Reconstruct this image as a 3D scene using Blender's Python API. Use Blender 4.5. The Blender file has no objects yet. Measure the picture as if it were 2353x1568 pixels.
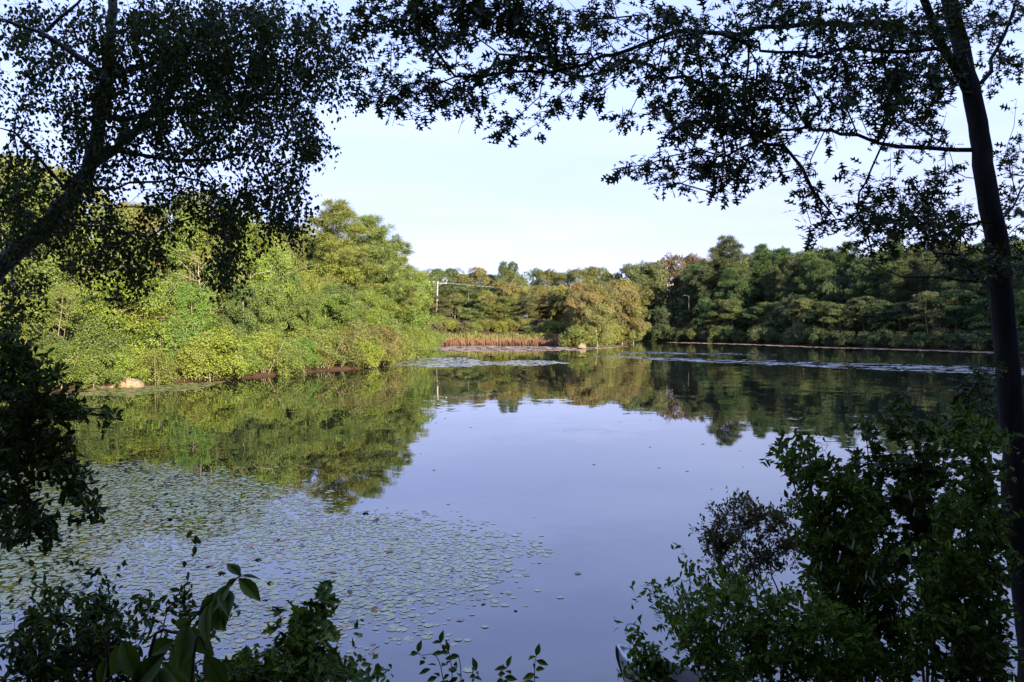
import bpy, math, random
import numpy as np
from mathutils import Vector, Matrix

# ------------------------------------------------------------------ camera, sky, sun
SC = bpy.context.scene
F, CU, CV, HZ = 1750.0, 1176.5, 784.0, 743.0        # focal length and centre in pixels of a 2353 px wide frame
CAMZ = 3.6
PITCH = math.atan((CV - HZ) / F)
cam_data = bpy.data.cameras.new('camera')
cam_data.sensor_width = 36.0
cam_data.lens = 36.0 * F / 2353.0
cam_data.clip_start = 0.1
cam_data.clip_end = 6000
cam = bpy.data.objects.new('camera', cam_data)
SC.collection.objects.link(cam)
cam.location = (0, 0, CAMZ)
cam.rotation_euler = (math.pi / 2 - PITCH, 0, 0)
SC.camera = cam

SUN_EL = math.radians(19.0)
SUN_H = Vector((0.50, -0.866, 0)).normalized()       # towards the sun, on the ground plan: behind and to the right
sun_dir = Vector((SUN_H.x * math.cos(SUN_EL), SUN_H.y * math.cos(SUN_EL), math.sin(SUN_EL)))
world = bpy.data.worlds.new('World')
SC.world = world
world.use_nodes = True
wn = world.node_tree.nodes
wl = world.node_tree.links
wn.clear()
w_out = wn.new('ShaderNodeOutputWorld')
w_bg = wn.new('ShaderNodeBackground')
w_sky = wn.new('ShaderNodeTexSky')
w_sky.sky_type = 'NISHITA'
w_sky.sun_disc = False
w_sky.sun_elevation = SUN_EL
w_sky.sun_rotation = math.atan2(SUN_H.x, SUN_H.y)
w_sky.air_density = 1.0
w_sky.dust_density = 0.4
w_sky.ozone_density = 1.6
w_bg.inputs['Strength'].default_value = 0.13
w_tint = wn.new('ShaderNodeMix'); w_tint.data_type = 'RGBA'; w_tint.blend_type = 'MULTIPLY'
w_tint.inputs[0].default_value = 1.0
w_tint.inputs[7].default_value = (0.14, 0.128, 0.28, 1)
wl.new(w_sky.outputs[0], w_tint.inputs[6])
w_haze = wn.new('ShaderNodeMix'); w_haze.data_type = 'RGBA'; w_haze.blend_type = 'ADD'   # thin bright evening haze over the clear sky
w_haze.inputs[0].default_value = 1.0
w_tc = wn.new('ShaderNodeTexCoord'); w_sep = wn.new('ShaderNodeSeparateXYZ'); w_rmp = wn.new('ShaderNodeValToRGB'); w_scl = wn.new('ShaderNodeVectorMath')
wl.new(w_tc.outputs['Generated'], w_sep.inputs[0]); wl.new(w_sep.outputs[2], w_rmp.inputs[0])
_st = [(0.0, (1.42, 1.55, 1.82)), (0.15, (1.42, 1.57, 1.85)), (0.26, (1.58, 1.90, 2.66)), (0.375, (1.33, 1.68, 2.72)), (1.0, (0.90, 1.35, 2.40))]
while len(w_rmp.color_ramp.elements) < len(_st): w_rmp.color_ramp.elements.new(0.5)
for _e, (_p, _c) in zip(w_rmp.color_ramp.elements, _st):
    _e.position = _p; _e.color = (_c[0] / 3, _c[1] / 3, _c[2] / 3, 1)
w_scl.operation = 'SCALE'; w_scl.inputs['Scale'].default_value = 3.0
wl.new(w_rmp.outputs[0], w_scl.inputs[0]); w_map = wn.new('ShaderNodeMapping'); w_map.inputs['Scale'].default_value = (2.0, 2.0, 14.0); w_map.inputs['Rotation'].default_value = (0.05, 0.08, 0.3)
w_cir = wn.new('ShaderNodeTexNoise'); w_cir.inputs['Scale'].default_value = 1.6; w_cir.inputs['Detail'].default_value = 6.0
w_cr2 = wn.new('ShaderNodeMapRange'); w_cr2.inputs[1].default_value = 0.35; w_cr2.inputs[2].default_value = 0.7; w_cr2.inputs[3].default_value = 0.92; w_cr2.inputs[4].default_value = 1.06
w_mul = wn.new('ShaderNodeVectorMath'); w_mul.operation = 'SCALE'
wl.new(w_tc.outputs['Generated'], w_map.inputs[0]); wl.new(w_map.outputs[0], w_cir.inputs[0]); wl.new(w_cir.outputs[0], w_cr2.inputs[0])
wl.new(w_scl.outputs[0], w_mul.inputs[0]); wl.new(w_cr2.outputs[0], w_mul.inputs['Scale']); wl.new(w_mul.outputs[0], w_haze.inputs[7])
wl.new(w_tint.outputs[2], w_haze.inputs[6])
wl.new(w_haze.outputs[2], w_bg.inputs['Color'])
wl.new(w_bg.outputs[0], w_out.inputs['Surface'])

sun_data = bpy.data.lights.new('sun', 'SUN')
sun_data.energy = 5.0
sun_data.angle = math.radians(0.5)
sun_data.color = (1.0, 0.86, 0.60)
sun = bpy.data.objects.new('sun', sun_data)
SC.collection.objects.link(sun)
sun.rotation_euler = sun_dir.to_track_quat('Z', 'Y').to_euler()
sun.location = (60, -70, 40)

SC.view_settings.view_transform = 'Standard'
SC.view_settings.look = 'None'
SC.view_settings.exposure = 1.8
SC.view_settings.gamma = 1.0
SC.cycles.max_bounces = 5
SC.cycles.diffuse_bounces = 2
SC.cycles.glossy_bounces = 3
SC.cycles.transmission_bounces = 2

rng = np.random.default_rng(11)
random.seed(11)

# ------------------------------------------------------------------ pixel helpers
_f = np.array([0, math.cos(PITCH), -math.sin(PITCH)])
_u = np.array([0, math.sin(PITCH), math.cos(PITCH)])
def ray(u, v):
    a = (u - CU) / F; b = (CV - v) / F
    return _f + np.array([a, 0, 0]) + b * _u
def P(u, v, D):
    d = ray(u, v)
    return np.array([0, 0, CAMZ]) + d * (D / d[1])
def Wt(u, v, z=0.0):
    d = ray(u, v)
    return np.array([0, 0, CAMZ]) + d * ((z - CAMZ) / d[2])
def pix(p):
    q = np.asarray(p, float) - np.array([0, 0, CAMZ])
    w = q @ _f
    return CU + F * q[..., 0] / w, CV - F * (q @ _u) / w

# ------------------------------------------------------------------ mesh helpers
COL = SC.collection
def mesh_obj(name, V, Fc, mat, parent=None, tint=None, smooth=False, link=True):
    me = bpy.data.meshes.new(name)
    V = np.asarray(V, np.float32); Fc = np.asarray(Fc, np.int32)
    n, k = Fc.shape
    me.vertices.add(len(V)); me.vertices.foreach_set('co', V.ravel())
    me.loops.add(n * k); me.loops.foreach_set('vertex_index', Fc.ravel())
    me.polygons.add(n); me.polygons.foreach_set('loop_start', np.arange(0, n * k, k, dtype=np.int32))
    if smooth: me.polygons.foreach_set('use_smooth', np.ones(n, bool))
    if tint is not None:
        at = me.attributes.new('tint', 'FLOAT', 'POINT')
        at.data.foreach_set('value', np.asarray(tint, np.float32))
    me.update(calc_edges=True)
    me.materials.append(mat)
    o = bpy.data.objects.new(name, me)
    if link: COL.objects.link(o)
    if parent is not None: o.parent = parent
    return o
def empty(name, loc=(0, 0, 0), rz=0.0):
    o = bpy.data.objects.new(name, None)
    o.empty_display_size = 0.3
    COL.objects.link(o)
    o.location = loc; o.rotation_euler = (0, 0, rz)
    return o
def tag(o, label, cat, group=None):
    o['label'] = label; o['category'] = cat
    if group: o['group'] = group
    return o
def kind(o, k):
    o['kind'] = k
    return o
class MB:
    """collects quads/tris (tris stored as degenerate-free triangles)"""
    def __init__(s): s.V = []; s.T = []; s.n = 0; s.t = []
    def add(s, V, T, tint=None):
        V = np.asarray(V, float); T = np.asarray(T, int)
        s.V.append(V); s.T.append(T + s.n); s.n += len(V)
        s.t.append(np.zeros(len(V)) if tint is None else np.broadcast_to(tint, (len(V),)))
    def build(s, name, mat, parent=None, smooth=False, link=True):
        return mesh_obj(name, np.concatenate(s.V), np.concatenate(s.T), mat, parent, np.concatenate(s.t), smooth, link)
def tris(quads):
    q = np.asarray(quads)
    return np.concatenate([q[:, [0, 1, 2]], q[:, [0, 2, 3]]])
def tube(pts, rad, k=8, cap=True):
    pts = np.asarray(pts, float); rad = np.broadcast_to(np.asarray(rad, float), (len(pts),))
    n = len(pts)
    tg = np.gradient(pts, axis=0); tg /= np.linalg.norm(tg, axis=1, keepdims=True) + 1e-9
    ref = np.array([0., 0, 1]) if abs(tg[0][2]) < 0.9 else np.array([1., 0, 0])
    a = np.cross(tg[0], ref); a /= np.linalg.norm(a)
    A = []
    for t in tg:
        a = a - t * np.dot(a, t); a /= np.linalg.norm(a) + 1e-9
        A.append(a)
    A = np.array(A); B = np.cross(tg, A)
    th = np.arange(k) / k * 2 * np.pi
    V = (pts[:, None, :] + rad[:, None, None] * (np.cos(th)[None, :, None] * A[:, None, :] + np.sin(th)[None, :, None] * B[:, None, :])).reshape(-1, 3)
    i = np.arange(n - 1)[:, None] * k; j = np.arange(k)[None, :]; j2 = (j + 1) % k
    Q = np.stack([i + j, i + j2, i + k + j2, i + k + j], -1).reshape(-1, 4)
    T = tris(Q)
    if cap:
        V = np.concatenate([V, pts[:1], pts[-1:]])
        c0, c1 = n * k, n * k + 1
        j = np.arange(k); j2 = (j + 1) % k
        T = np.concatenate([T, np.stack([np.full(k, c0), j2, j], -1), np.stack([np.full(k, c1), (n - 1) * k + j, (n - 1) * k + j2], -1)])
    return V, T
def box(c, s, R=None):
    V = np.array([[x, y, z] for x in (-.5, .5) for y in (-.5, .5) for z in (-.5, .5)]) * np.array(s)
    if R is not None: V = V @ np.array(R).T
    V = V + np.array(c)
    Q = [[0, 1, 3, 2], [4, 6, 7, 5], [0, 4, 5, 1], [2, 3, 7, 6], [0, 2, 6, 4], [1, 5, 7, 3]]
    return V, tris(Q)
def smooth_line(pts, n):
    """Catmull-Rom resample"""
    p = np.asarray(pts, float)
    p = np.concatenate([2 * p[:1] - p[1:2], p, 2 * p[-1:] - p[-2:-1]])
    m = len(p) - 3
    t = np.linspace(0, m - 1e-6, n); i = t.astype(int); f = (t - i)[:, None]
    p0, p1, p2, p3 = p[i], p[i + 1], p[i + 2], p[i + 3]
    return 0.5 * (2 * p1 + (p2 - p0) * f + (2 * p0 - 5 * p1 + 4 * p2 - p3) * f ** 2 + (3 * p1 - p0 - 3 * p2 + p3) * f ** 3)

# ------------------------------------------------------------------ materials
def mat_new(name):
    m = bpy.data.materials.new(name); m.use_nodes = True
    nt = m.node_tree; nt.nodes.clear()
    return m, nt
def nd(nt, typ, **kw):
    n = nt.nodes.new(typ)
    for k, v in kw.items():
        if k == 'inp':
            for kk, vv in v.items():
                if isinstance(vv, bpy.types.NodeSocket): nt.links.new(vv, n.inputs[kk])
                else: n.inputs[kk].default_value = vv
        else: setattr(n, k, v)
    return n
def mth(nt, op, a, b=0.0, c=0.0, clamp=False):
    n = nt.nodes.new('ShaderNodeMath'); n.operation = op; n.use_clamp = clamp
    for i, v in enumerate((a, b, c)):
        if isinstance(v, bpy.types.NodeSocket): nt.links.new(v, n.inputs[i])
        else: n.inputs[i].default_value = v
    return n.outputs[0]
def ramp(nt, fac, stops):
    n = nt.nodes.new('ShaderNodeValToRGB')
    e = n.color_ramp.elements
    while len(e) < len(stops): e.new(0.5)
    for i, (p, c) in enumerate(stops):
        e[i].position = p; e[i].color = (*c, 1)
    nt.links.new(fac, n.inputs[0])
    return n.outputs[0]
def out(nt, sh):
    o = nt.nodes.new('ShaderNodeOutputMaterial'); nt.links.new(sh, o.inputs['Surface'])
def leaf_mat(name, stops, transl=0.25, rough=0.55, spec=0.3, objcol=False):
    m, nt = mat_new(name)
    at = nd(nt, 'ShaderNodeAttribute', attribute_name='tint')
    c = ramp(nt, at.outputs['Fac'], stops)
    if objcol:
        oi = nd(nt, 'ShaderNodeObjectInfo')
        mx = nd(nt, 'ShaderNodeMix', data_type='RGBA', blend_type='MULTIPLY')
        mx.inputs[0].default_value = 1.0
        nt.links.new(c, mx.inputs[6]); nt.links.new(oi.outputs['Color'], mx.inputs[7])
        c = mx.outputs[2]
    p = nd(nt, 'ShaderNodeBsdfPrincipled', inp={'Base Color': c, 'Roughness': rough, 'Specular IOR Level': spec})
    tr = nd(nt, 'ShaderNodeBsdfTranslucent', inp={'Color': c})
    mx2 = nd(nt, 'ShaderNodeMixShader', inp={0: transl, 1: p.outputs[0], 2: tr.outputs[0]})
    out(nt, mx2.outputs[0])
    return m
def bark_mat(name, c1, c2, scale=8.0, stretch=0.25, rough=0.9, bump=0.4, c3=None):
    m, nt = mat_new(name)
    tc = nd(nt, 'ShaderNodeTexCoord')
    mp = nd(nt, 'ShaderNodeMapping', inp={'Vector': tc.outputs['Object'], 'Scale': (scale, scale, scale * stretch)})
    nz = nd(nt, 'ShaderNodeTexNoise', inp={'Vector': mp.outputs[0], 'Scale': 1.0, 'Detail': 6.0, 'Roughness': 0.65})
    st = [(0.3, c1), (0.68, c2)] if c3 is None else [(0.34, c3), (0.42, c1), (0.7, c2)]
    c = ramp(nt, nz.outputs['Fac'], st)
    bp = nd(nt, 'ShaderNodeBump', inp={'Strength': bump, 'Distance': 0.02, 'Height': nz.outputs['Fac']})
    p = nd(nt, 'ShaderNodeBsdfPrincipled', inp={'Base Color': c, 'Roughness': rough, 'Specular IOR Level': 0.2, 'Normal': bp.outputs[0]})
    out(nt, p.outputs[0])
    return m
def plain_mat(name, col, rough=0.6, metal=0.0, var=0.15, scale=12.0):
    m, nt = mat_new(name)
    tc = nd(nt, 'ShaderNodeTexCoord')
    nz = nd(nt, 'ShaderNodeTexNoise', inp={'Vector': tc.outputs['Object'], 'Scale': scale, 'Detail': 5.0})
    c = ramp(nt, nz.outputs['Fac'], [(0.3, tuple(x * (1 - var) for x in col)), (0.7, tuple(min(1, x * (1 + var)) for x in col))])
    p = nd(nt, 'ShaderNodeBsdfPrincipled', inp={'Base Color': c, 'Roughness': rough, 'Metallic': metal})
    out(nt, p.outputs[0])
    return m

M = {}
# woods across the water: tint ramp (neutral foliage) multiplied by each tree's own colour
M['far_leaf'] = leaf_mat('far_leaf', [(0.08, (0.50, 0.60, 0.45)), (0.45, (0.95, 1.0, 0.95)), (0.8, (1.28, 1.22, 1.0)), (0.97, (1.5, 1.28, 1.08))], 0.22, 0.6, 0.25, True)
M['needle'] = leaf_mat('needle', [(0.0, (0.7, 0.75, 0.7)), (0.6, (1, 1, 1)), (1.0, (1.4, 1.25, 0.9))], 0.1, 0.6, 0.25, True)
M['far_bark'] = bark_mat('far_bark', (0.16, 0.125, 0.095), (0.33, 0.28, 0.225), 5)
M['pine_bark'] = bark_mat('pine_bark', (0.10, 0.065, 0.05), (0.22, 0.15, 0.11), 5)
M['dead_wood'] = bark_mat('dead_wood', (0.20, 0.165, 0.14), (0.34, 0.29, 0.25), 5)
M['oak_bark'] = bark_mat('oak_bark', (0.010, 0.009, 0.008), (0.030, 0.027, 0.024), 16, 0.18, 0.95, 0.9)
M['birch_bark'] = bark_mat('birch_bark', (0.075, 0.07, 0.064), (0.20, 0.187, 0.175), 9, 2.2, 0.8, 0.3, (0.03, 0.027, 0.025))
M['twig'] = plain_mat('twig', (0.045, 0.033, 0.026), 0.85)
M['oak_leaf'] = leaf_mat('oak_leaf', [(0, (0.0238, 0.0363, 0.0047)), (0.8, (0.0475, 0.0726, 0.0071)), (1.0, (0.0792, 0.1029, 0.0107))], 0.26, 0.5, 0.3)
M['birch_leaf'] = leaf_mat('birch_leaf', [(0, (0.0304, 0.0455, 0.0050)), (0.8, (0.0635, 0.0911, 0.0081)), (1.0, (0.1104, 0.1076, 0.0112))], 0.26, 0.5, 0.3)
M['tupelo_leaf'] = leaf_mat('tupelo_leaf', [(0, (0.0389, 0.0624, 0.0065)), (0.8, (0.0778, 0.1158, 0.0095)), (1.0, (0.1296, 0.1485, 0.0109))], 0.2, 0.55, 0.25)
M['shrub_leaf'] = leaf_mat('shrub_leaf', [(0, (0.0504, 0.0847, 0.0076)), (0.8, (0.0974, 0.1509, 0.0106)), (1.0, (0.1680, 0.2310, 0.0151))], 0.22, 0.6, 0.22)
M['bright_leaf'] = leaf_mat('bright_leaf', [(0, (0.0702, 0.1216, 0.0098)), (0.8, (0.1326, 0.2145, 0.0169)), (1.0, (0.2028, 0.2717, 0.0211))], 0.25, 0.55, 0.25)
M['bronze_leaf'] = leaf_mat('bronze_leaf', [(0, (0.0648, 0.0594, 0.0116)), (0.8, (0.1378, 0.1188, 0.0219)), (1.0, (0.1944, 0.1485, 0.0292))], 0.2, 0.5, 0.35)
M['dogwood_leaf'] = leaf_mat('dogwood_leaf', [(0, (0.0540, 0.0908, 0.0097)), (0.8, (0.0900, 0.1403, 0.0146)), (1.0, (0.1260, 0.1815, 0.0162))], 0.25, 0.5, 0.3)
M['spike_flower'] = plain_mat('spike_flower', (0.3, 0.3, 0.25), 0.8)
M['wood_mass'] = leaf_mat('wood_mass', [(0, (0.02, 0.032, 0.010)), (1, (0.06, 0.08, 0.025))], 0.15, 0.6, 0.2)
M['pad'] = leaf_mat('pad', [(0, (0.34, 0.36, 0.14)), (0.60, (0.50, 0.49, 0.22)), (0.80, (0.56, 0.45, 0.20)), (0.90, (0.50, 0.27, 0.13)), (1.0, (0.05, 0.03, 0.02))], 0.05, 0.30, 0.7)
M['mat_brown'] = leaf_mat('mat_brown', [(0, (0.19, 0.145, 0.11)), (0.8, (0.29, 0.21, 0.155)), (1, (0.36, 0.28, 0.2))], 0.0, 0.6, 0.3)
M['mat_olive'] = leaf_mat('mat_olive', [(0, (0.10, 0.12, 0.035)), (0.8, (0.16, 0.17, 0.05)), (1, (0.24, 0.20, 0.09))], 0.0, 0.6, 0.3)
M['mat_grey'] = leaf_mat('mat_grey', [(0, (0.16, 0.18, 0.13)), (0.8, (0.22, 0.24, 0.19)), (1, (0.3, 0.27, 0.2))], 0.0, 0.34, 0.6)
M['petal'] = plain_mat('petal', (0.75, 0.74, 0.68), 0.6)
M['reed'] = leaf_mat('reed', [(0, (0.15, 0.075, 0.055)), (0.35, (0.20, 0.11, 0.07)), (0.55, (0.20, 0.15, 0.06)), (1.0, (0.13, 0.15, 0.045))], 0.15, 0.7, 0.2)
M['pole_wood'] = bark_mat('pole_wood', (0.25, 0.22, 0.195), (0.37, 0.335, 0.305), 6, 0.1, 0.9, 0.2)
M['porcelain'] = plain_mat('porcelain', (0.52, 0.52, 0.53), 0.4)
M['grey_metal'] = plain_mat('grey_metal', (0.33, 0.34, 0.36), 0.5, 0.2)
M['lamp_metal'] = plain_mat('lamp_metal', (0.13, 0.13, 0.14), 0.6)
M['wire'] = plain_mat('wire', (0.26, 0.25, 0.24), 0.5, 0.3)
M['canoe_hull'] = plain_mat('canoe_hull', (0.36, 0.36, 0.36), 0.5, 0.1, 0.2, 5)
M['canoe_trim'] = plain_mat('canoe_trim', (0.03, 0.03, 0.035), 0.5)
M['canoe_deck'] = plain_mat('canoe_deck', (0.62, 0.62, 0.64), 0.5)
def rock_mat(name, c1, c2, c3):
    m, nt = mat_new(name)
    tc = nd(nt, 'ShaderNodeTexCoord')
    nz = nd(nt, 'ShaderNodeTexNoise', inp={'Vector': tc.outputs['Object'], 'Scale': 4.0, 'Detail': 8.0, 'Roughness': 0.7})
    c = ramp(nt, nz.outputs['Fac'], [(0.3, c1), (0.5, c2), (0.72, c3)])
    vo = nd(nt, 'ShaderNodeTexVoronoi', feature='DISTANCE_TO_EDGE', inp={'Vector': tc.outputs['Object'], 'Scale': 2.1})
    cr = nd(nt, 'ShaderNodeMapRange', inp={0: vo.outputs['Distance'], 1: 0.0, 2: 0.035, 3: 0.35, 4: 1.0})
    sz = nd(nt, 'ShaderNodeSeparateXYZ', inp={0: tc.outputs['Object']})
    wet = nd(nt, 'ShaderNodeMapRange', inp={0: sz.outputs[2], 1: 0.07, 2: 0.13, 3: 0.4, 4: 1.0})
    dk = nd(nt, 'ShaderNodeVectorMath', operation='SCALE', inp={0: c}); nt.links.new(mth(nt, 'MULTIPLY', cr.outputs[0], wet.outputs[0]), dk.inputs['Scale'])
    c = dk.outputs[0]
    bp = nd(nt, 'ShaderNodeBump', inp={'Strength': 0.8, 'Distance': 0.06, 'Height': mth(nt, 'ADD', nz.outputs['Fac'], mth(nt, 'MULTIPLY', cr.outputs[0], 0.4))})
    p = nd(nt, 'ShaderNodeBsdfPrincipled', inp={'Base Color': c, 'Roughness': 0.9, 'Normal': bp.outputs[0]})
    out(nt, p.outputs[0])
    return m
M['rock'] = rock_mat('rock', (0.10, 0.07, 0.045), (0.22, 0.155, 0.10), (0.31, 0.23, 0.15))

def ground_material():
    m, nt = mat_new('bank_soil')
    tc = nd(nt, 'ShaderNodeTexCoord')
    n1 = nd(nt, 'ShaderNodeTexNoise', inp={'Vector': tc.outputs['Object'], 'Scale': 0.6, 'Detail': 8.0, 'Roughness': 0.7})
    n2 = nd(nt, 'ShaderNodeTexNoise', inp={'Vector': tc.outputs['Object'], 'Scale': 9.0, 'Detail': 6.0, 'Roughness': 0.7})
    mixv = mth(nt, 'ADD', mth(nt, 'MULTIPLY', n1.outputs['Fac'], 0.5), mth(nt, 'MULTIPLY', n2.outputs['Fac'], 0.5))
    c = ramp(nt, mixv, [(0.3, (0.02, 0.013, 0.009)), (0.5, (0.06, 0.034, 0.022)), (0.7, (0.11, 0.065, 0.04))])
    bp = nd(nt, 'ShaderNodeBump', inp={'Strength': 0.8, 'Distance': 0.06, 'Height': n2.outputs['Fac']})
    p = nd(nt, 'ShaderNodeBsdfPrincipled', inp={'Base Color': c, 'Roughness': 0.95, 'Specular IOR Level': 0.2, 'Normal': bp.outputs[0]})
    out(nt, p.outputs[0])
    return m
M['ground'] = ground_material()

def water_material():
    m, nt = mat_new('pond_water')
    geo = nd(nt, 'ShaderNodeNewGeometry')
    sep = nd(nt, 'ShaderNodeSeparateXYZ', inp={0: geo.outputs['Position']})
    x, y = sep.outputs[0], sep.outputs[1]
    def wave(scale, detail, seed):
        mp = nd(nt, 'ShaderNodeMapping', inp={'Vector': geo.outputs['Position'], 'Location': (seed, seed * .7, 0), 'Scale': (scale, scale * 1.6, scale)})
        n = nd(nt, 'ShaderNodeTexNoise', inp={'Vector': mp.outputs[0], 'Scale': 1.0, 'Detail': detail, 'Roughness': 0.5})
        s = nd(nt, 'ShaderNodeVectorMath', operation='SUBTRACT', inp={0: n.outputs['Color'], 1: (0.5, 0.5, 0.5)})
        return s.outputs[0]
    edge = nd(nt, 'ShaderNodeTexNoise', inp={'Vector': geo.outputs['Position'], 'Scale': 0.35, 'Detail': 5.0})
    e = mth(nt, 'MULTIPLY', mth(nt, 'SUBTRACT', edge.outputs['Fac'], 0.5), 1.0)
    def sstep(v, a, b):
        n = nd(nt, 'ShaderNodeMapRange', interpolation_type='SMOOTHSTEP', inp={0: v, 1: a, 2: b, 3: 0.0, 4: 1.0})
        return n.outputs[0]
    def band(x0, y0, slope, hw0, hwk, xa, xb, xc=None, xd=None):
        line = mth(nt, 'ADD', y0, mth(nt, 'MULTIPLY', mth(nt, 'SUBTRACT', x, x0), slope))
        hw = mth(nt, 'MAXIMUM', mth(nt, 'ADD', hw0, mth(nt, 'MULTIPLY', mth(nt, 'SUBTRACT', x, x0), hwk)), 0.3)
        t = mth(nt, 'ADD', mth(nt, 'DIVIDE', mth(nt, 'ABSOLUTE', mth(nt, 'SUBTRACT', y, line)), hw), e)
        k = mth(nt, 'MULTIPLY', mth(nt, 'SUBTRACT', 1.0, sstep(t, 0.75, 1.15)), sstep(x, xa, xb))
        if xc is not None: k = mth(nt, 'MULTIPLY', k, mth(nt, 'SUBTRACT', 1.0, sstep(x, xc, xd)))
        return k
    bA = band(10.5, 81.5, -0.93, 2.4, 0.22, 5.0, 13.0)
    bB = band(14.7, 93.5, -0.42, 3.0, 0.03, 9.0, 15.0, 23.0, 34.0)
    bands = mth(nt, 'MAXIMUM', bA, bB)
    far = sstep(y, 20.0, 60.0)
    right = sstep(mth(nt, 'SUBTRACT', x, mth(nt, 'MULTIPLY', y, 0.05)), -4.0, 12.0)
    patch = nd(nt, 'ShaderNodeTexNoise', inp={'Vector': geo.outputs['Position'], 'Scale': 0.11, 'Detail': 3.0})
    calm = mth(nt, 'ADD', mth(nt, 'MULTIPLY', sstep(patch.outputs['Fac'], 0.35, 0.7), 0.032), mth(nt, 'MULTIPLY', mth(nt, 'MULTIPLY', far, right), 0.018))
    amp = mth(nt, 'ADD', calm, mth(nt, 'MULTIPLY', bands, 1.3))
    w1 = wave(2.2, 3.0, 3.1); w2 = wave(0.55, 2.0, 7.7)
    sm = nd(nt, 'ShaderNodeVectorMath', operation='ADD', inp={0: w1, 1: w2})
    sc = nd(nt, 'ShaderNodeVectorMath', operation='SCALE', inp={0: sm.outputs[0]})
    nt.links.new(amp, sc.inputs['Scale'])
    flat = nd(nt, 'ShaderNodeVectorMath', operation='MULTIPLY', inp={0: sc.outputs[0], 1: (1, 1, 0)})
    up = nd(nt, 'ShaderNodeVectorMath', operation='ADD', inp={0: flat.outputs[0], 1: (0, 0, 1)})
    nm = nd(nt, 'ShaderNodeVectorMath', operation='NORMALIZE', inp={0: up.outputs[0]})
    p = nd(nt, 'ShaderNodeBsdfPrincipled', inp={'Base Color': (0.010, 0.012, 0.010, 1), 'Roughness': 0.015, 'IOR': 2.15, 'Normal': nm.outputs[0]})
    out(nt, p.outputs[0])
    return m
M['water'] = water_material()

# ------------------------------------------------------------------ terrain and water
shore_px_right = [(2270, 808), (2100, 803), (1900, 797), (1700, 789.5), (1560, 785.5), (1450, 783.5)]
shore_px_mid = [(1440, 787), (1400, 792), (1335, 798.5), (1290, 795.5), (1150, 793), (1000, 793)]
shore_px_left = [(972, 803), (935, 817), (905, 831), (850, 845), (700, 857), (600, 866), (500, 872), (330, 885), (180, 897)]
near_shore = [(-20, 10), (-14, 7.2), (-9, 6.2), (-4, 5.7), (0, 6.2), (2.2, 5.6), (4.5, 6.6), (8, 8.5), (14, 10.5), (24, 16), (38, 27), (53, 44), (64, 62), (69, 80)]
R3 = [tuple(Wt(*p)[:2]) for p in shore_px_right]
M3 = [tuple(Wt(*p)[:2]) for p in shore_px_mid]
L3 = [tuple(Wt(*p)[:2]) for p in shore_px_left]
POND = np.array(near_shore + R3 + M3 + L3 + [(-29, 37), (-34, 30), (-31, 18)])
def pond_dist(x, y):
    """distance outside the pond outline, negative in the water"""
    x = np.asarray(x, float); y = np.asarray(y, float)
    d = np.full(x.shape, 1e9); inside = np.zeros(x.shape, bool)
    n = len(POND)
    for i in range(n):
        ax, ay = POND[i]; bx, by = POND[(i + 1) % n]
        dx, dy = bx - ax, by - ay
        t = np.clip(((x - ax) * dx + (y - ay) * dy) / (dx * dx + dy * dy), 0, 1)
        d = np.minimum(d, np.hypot(x - ax - t * dx, y - ay - t * dy))
        c = ((ay > y) != (by > y)) & (x < (bx - ax) * (y - ay) / (by - ay + 1e-12) + ax)
        inside ^= c
    return np.where(inside, -d, d)
def vnoise(x, y, s, seed=0):
    return (np.sin(x * s + seed) * np.cos(y * s * 1.3 + seed * 2.1) + 0.6 * np.sin(x * s * 2.3 + y * s * 1.7 + seed * 3.3) + 0.4 * np.cos(y * s * 3.1 - x * s * 1.1 + seed)) / 2.0
def gz(x, y):
    x = np.asarray(x, float); y = np.asarray(y, float)
    d = pond_dist(x, y)
    near = np.clip((26 - np.hypot(x, y)) / 12, 0, 1)
    hill = 0.20 + 5.5 * (1 - np.exp(-np.maximum(d - 1.0, 0) / 22.0)) + 0.25 * vnoise(x, y, 0.35)* np.clip(d/4,0,1)
    bank = 0.10 + 0.34 * np.maximum(d, 0) - 0.012 * np.maximum(d, 0) ** 2 * (d < 14)
    bank = np.minimum(bank, 2.6) + 0.05 * vnoise(x, y, 1.5)
    z = hill * (1 - near) + bank * near
    rim = 0.05 * vnoise(x, y, 0.9, 2)
    return np.where(d > 0, np.minimum(z, 0.06 + d * 0.8) + rim * (d > .4), np.maximum(-0.08 + d * 0.35, -1.6))
def axis(lo, hi, step, far):
    a = np.arange(lo, hi, step)
    g = []; s = step
    v = hi
    while v < far: g.append(v); s *= 1.35; v += s
    h = []; s = step; v = lo - step
    while v > -far: h.append(v); s *= 1.35; v -= s
    return np.array(h[::-1] + list(a) + g)
gx = axis(-45, 80, 0.8, 2500); gy = axis(-12, 165, 0.8, 2500)
X, Y = np.meshgrid(gx, gy)
Z = gz(X.ravel(), Y.ravel()).reshape(X.shape)
nx, ny = len(gx), len(gy)
i, j = np.meshgrid(np.arange(nx - 1), np.arange(ny - 1)); i = i.ravel(); j = j.ravel()
Q = np.stack([j * nx + i, j * nx + i + 1, (j + 1) * nx + i + 1, (j + 1) * nx + i], -1)
kind(mesh_obj('ground', np.stack([X, Y, Z], -1).reshape(-1, 3), Q, M['ground'], smooth=True), 'structure')
lo = POND.min(0) - 2; hi = POND.max(0) + 2
kind(mesh_obj('water', [(lo[0], lo[1], 0), (hi[0], lo[1], 0), (hi[0], hi[1], 0), (lo[0], hi[1], 0)], [[0, 1, 2, 3]], M['water']), 'structure')

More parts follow.
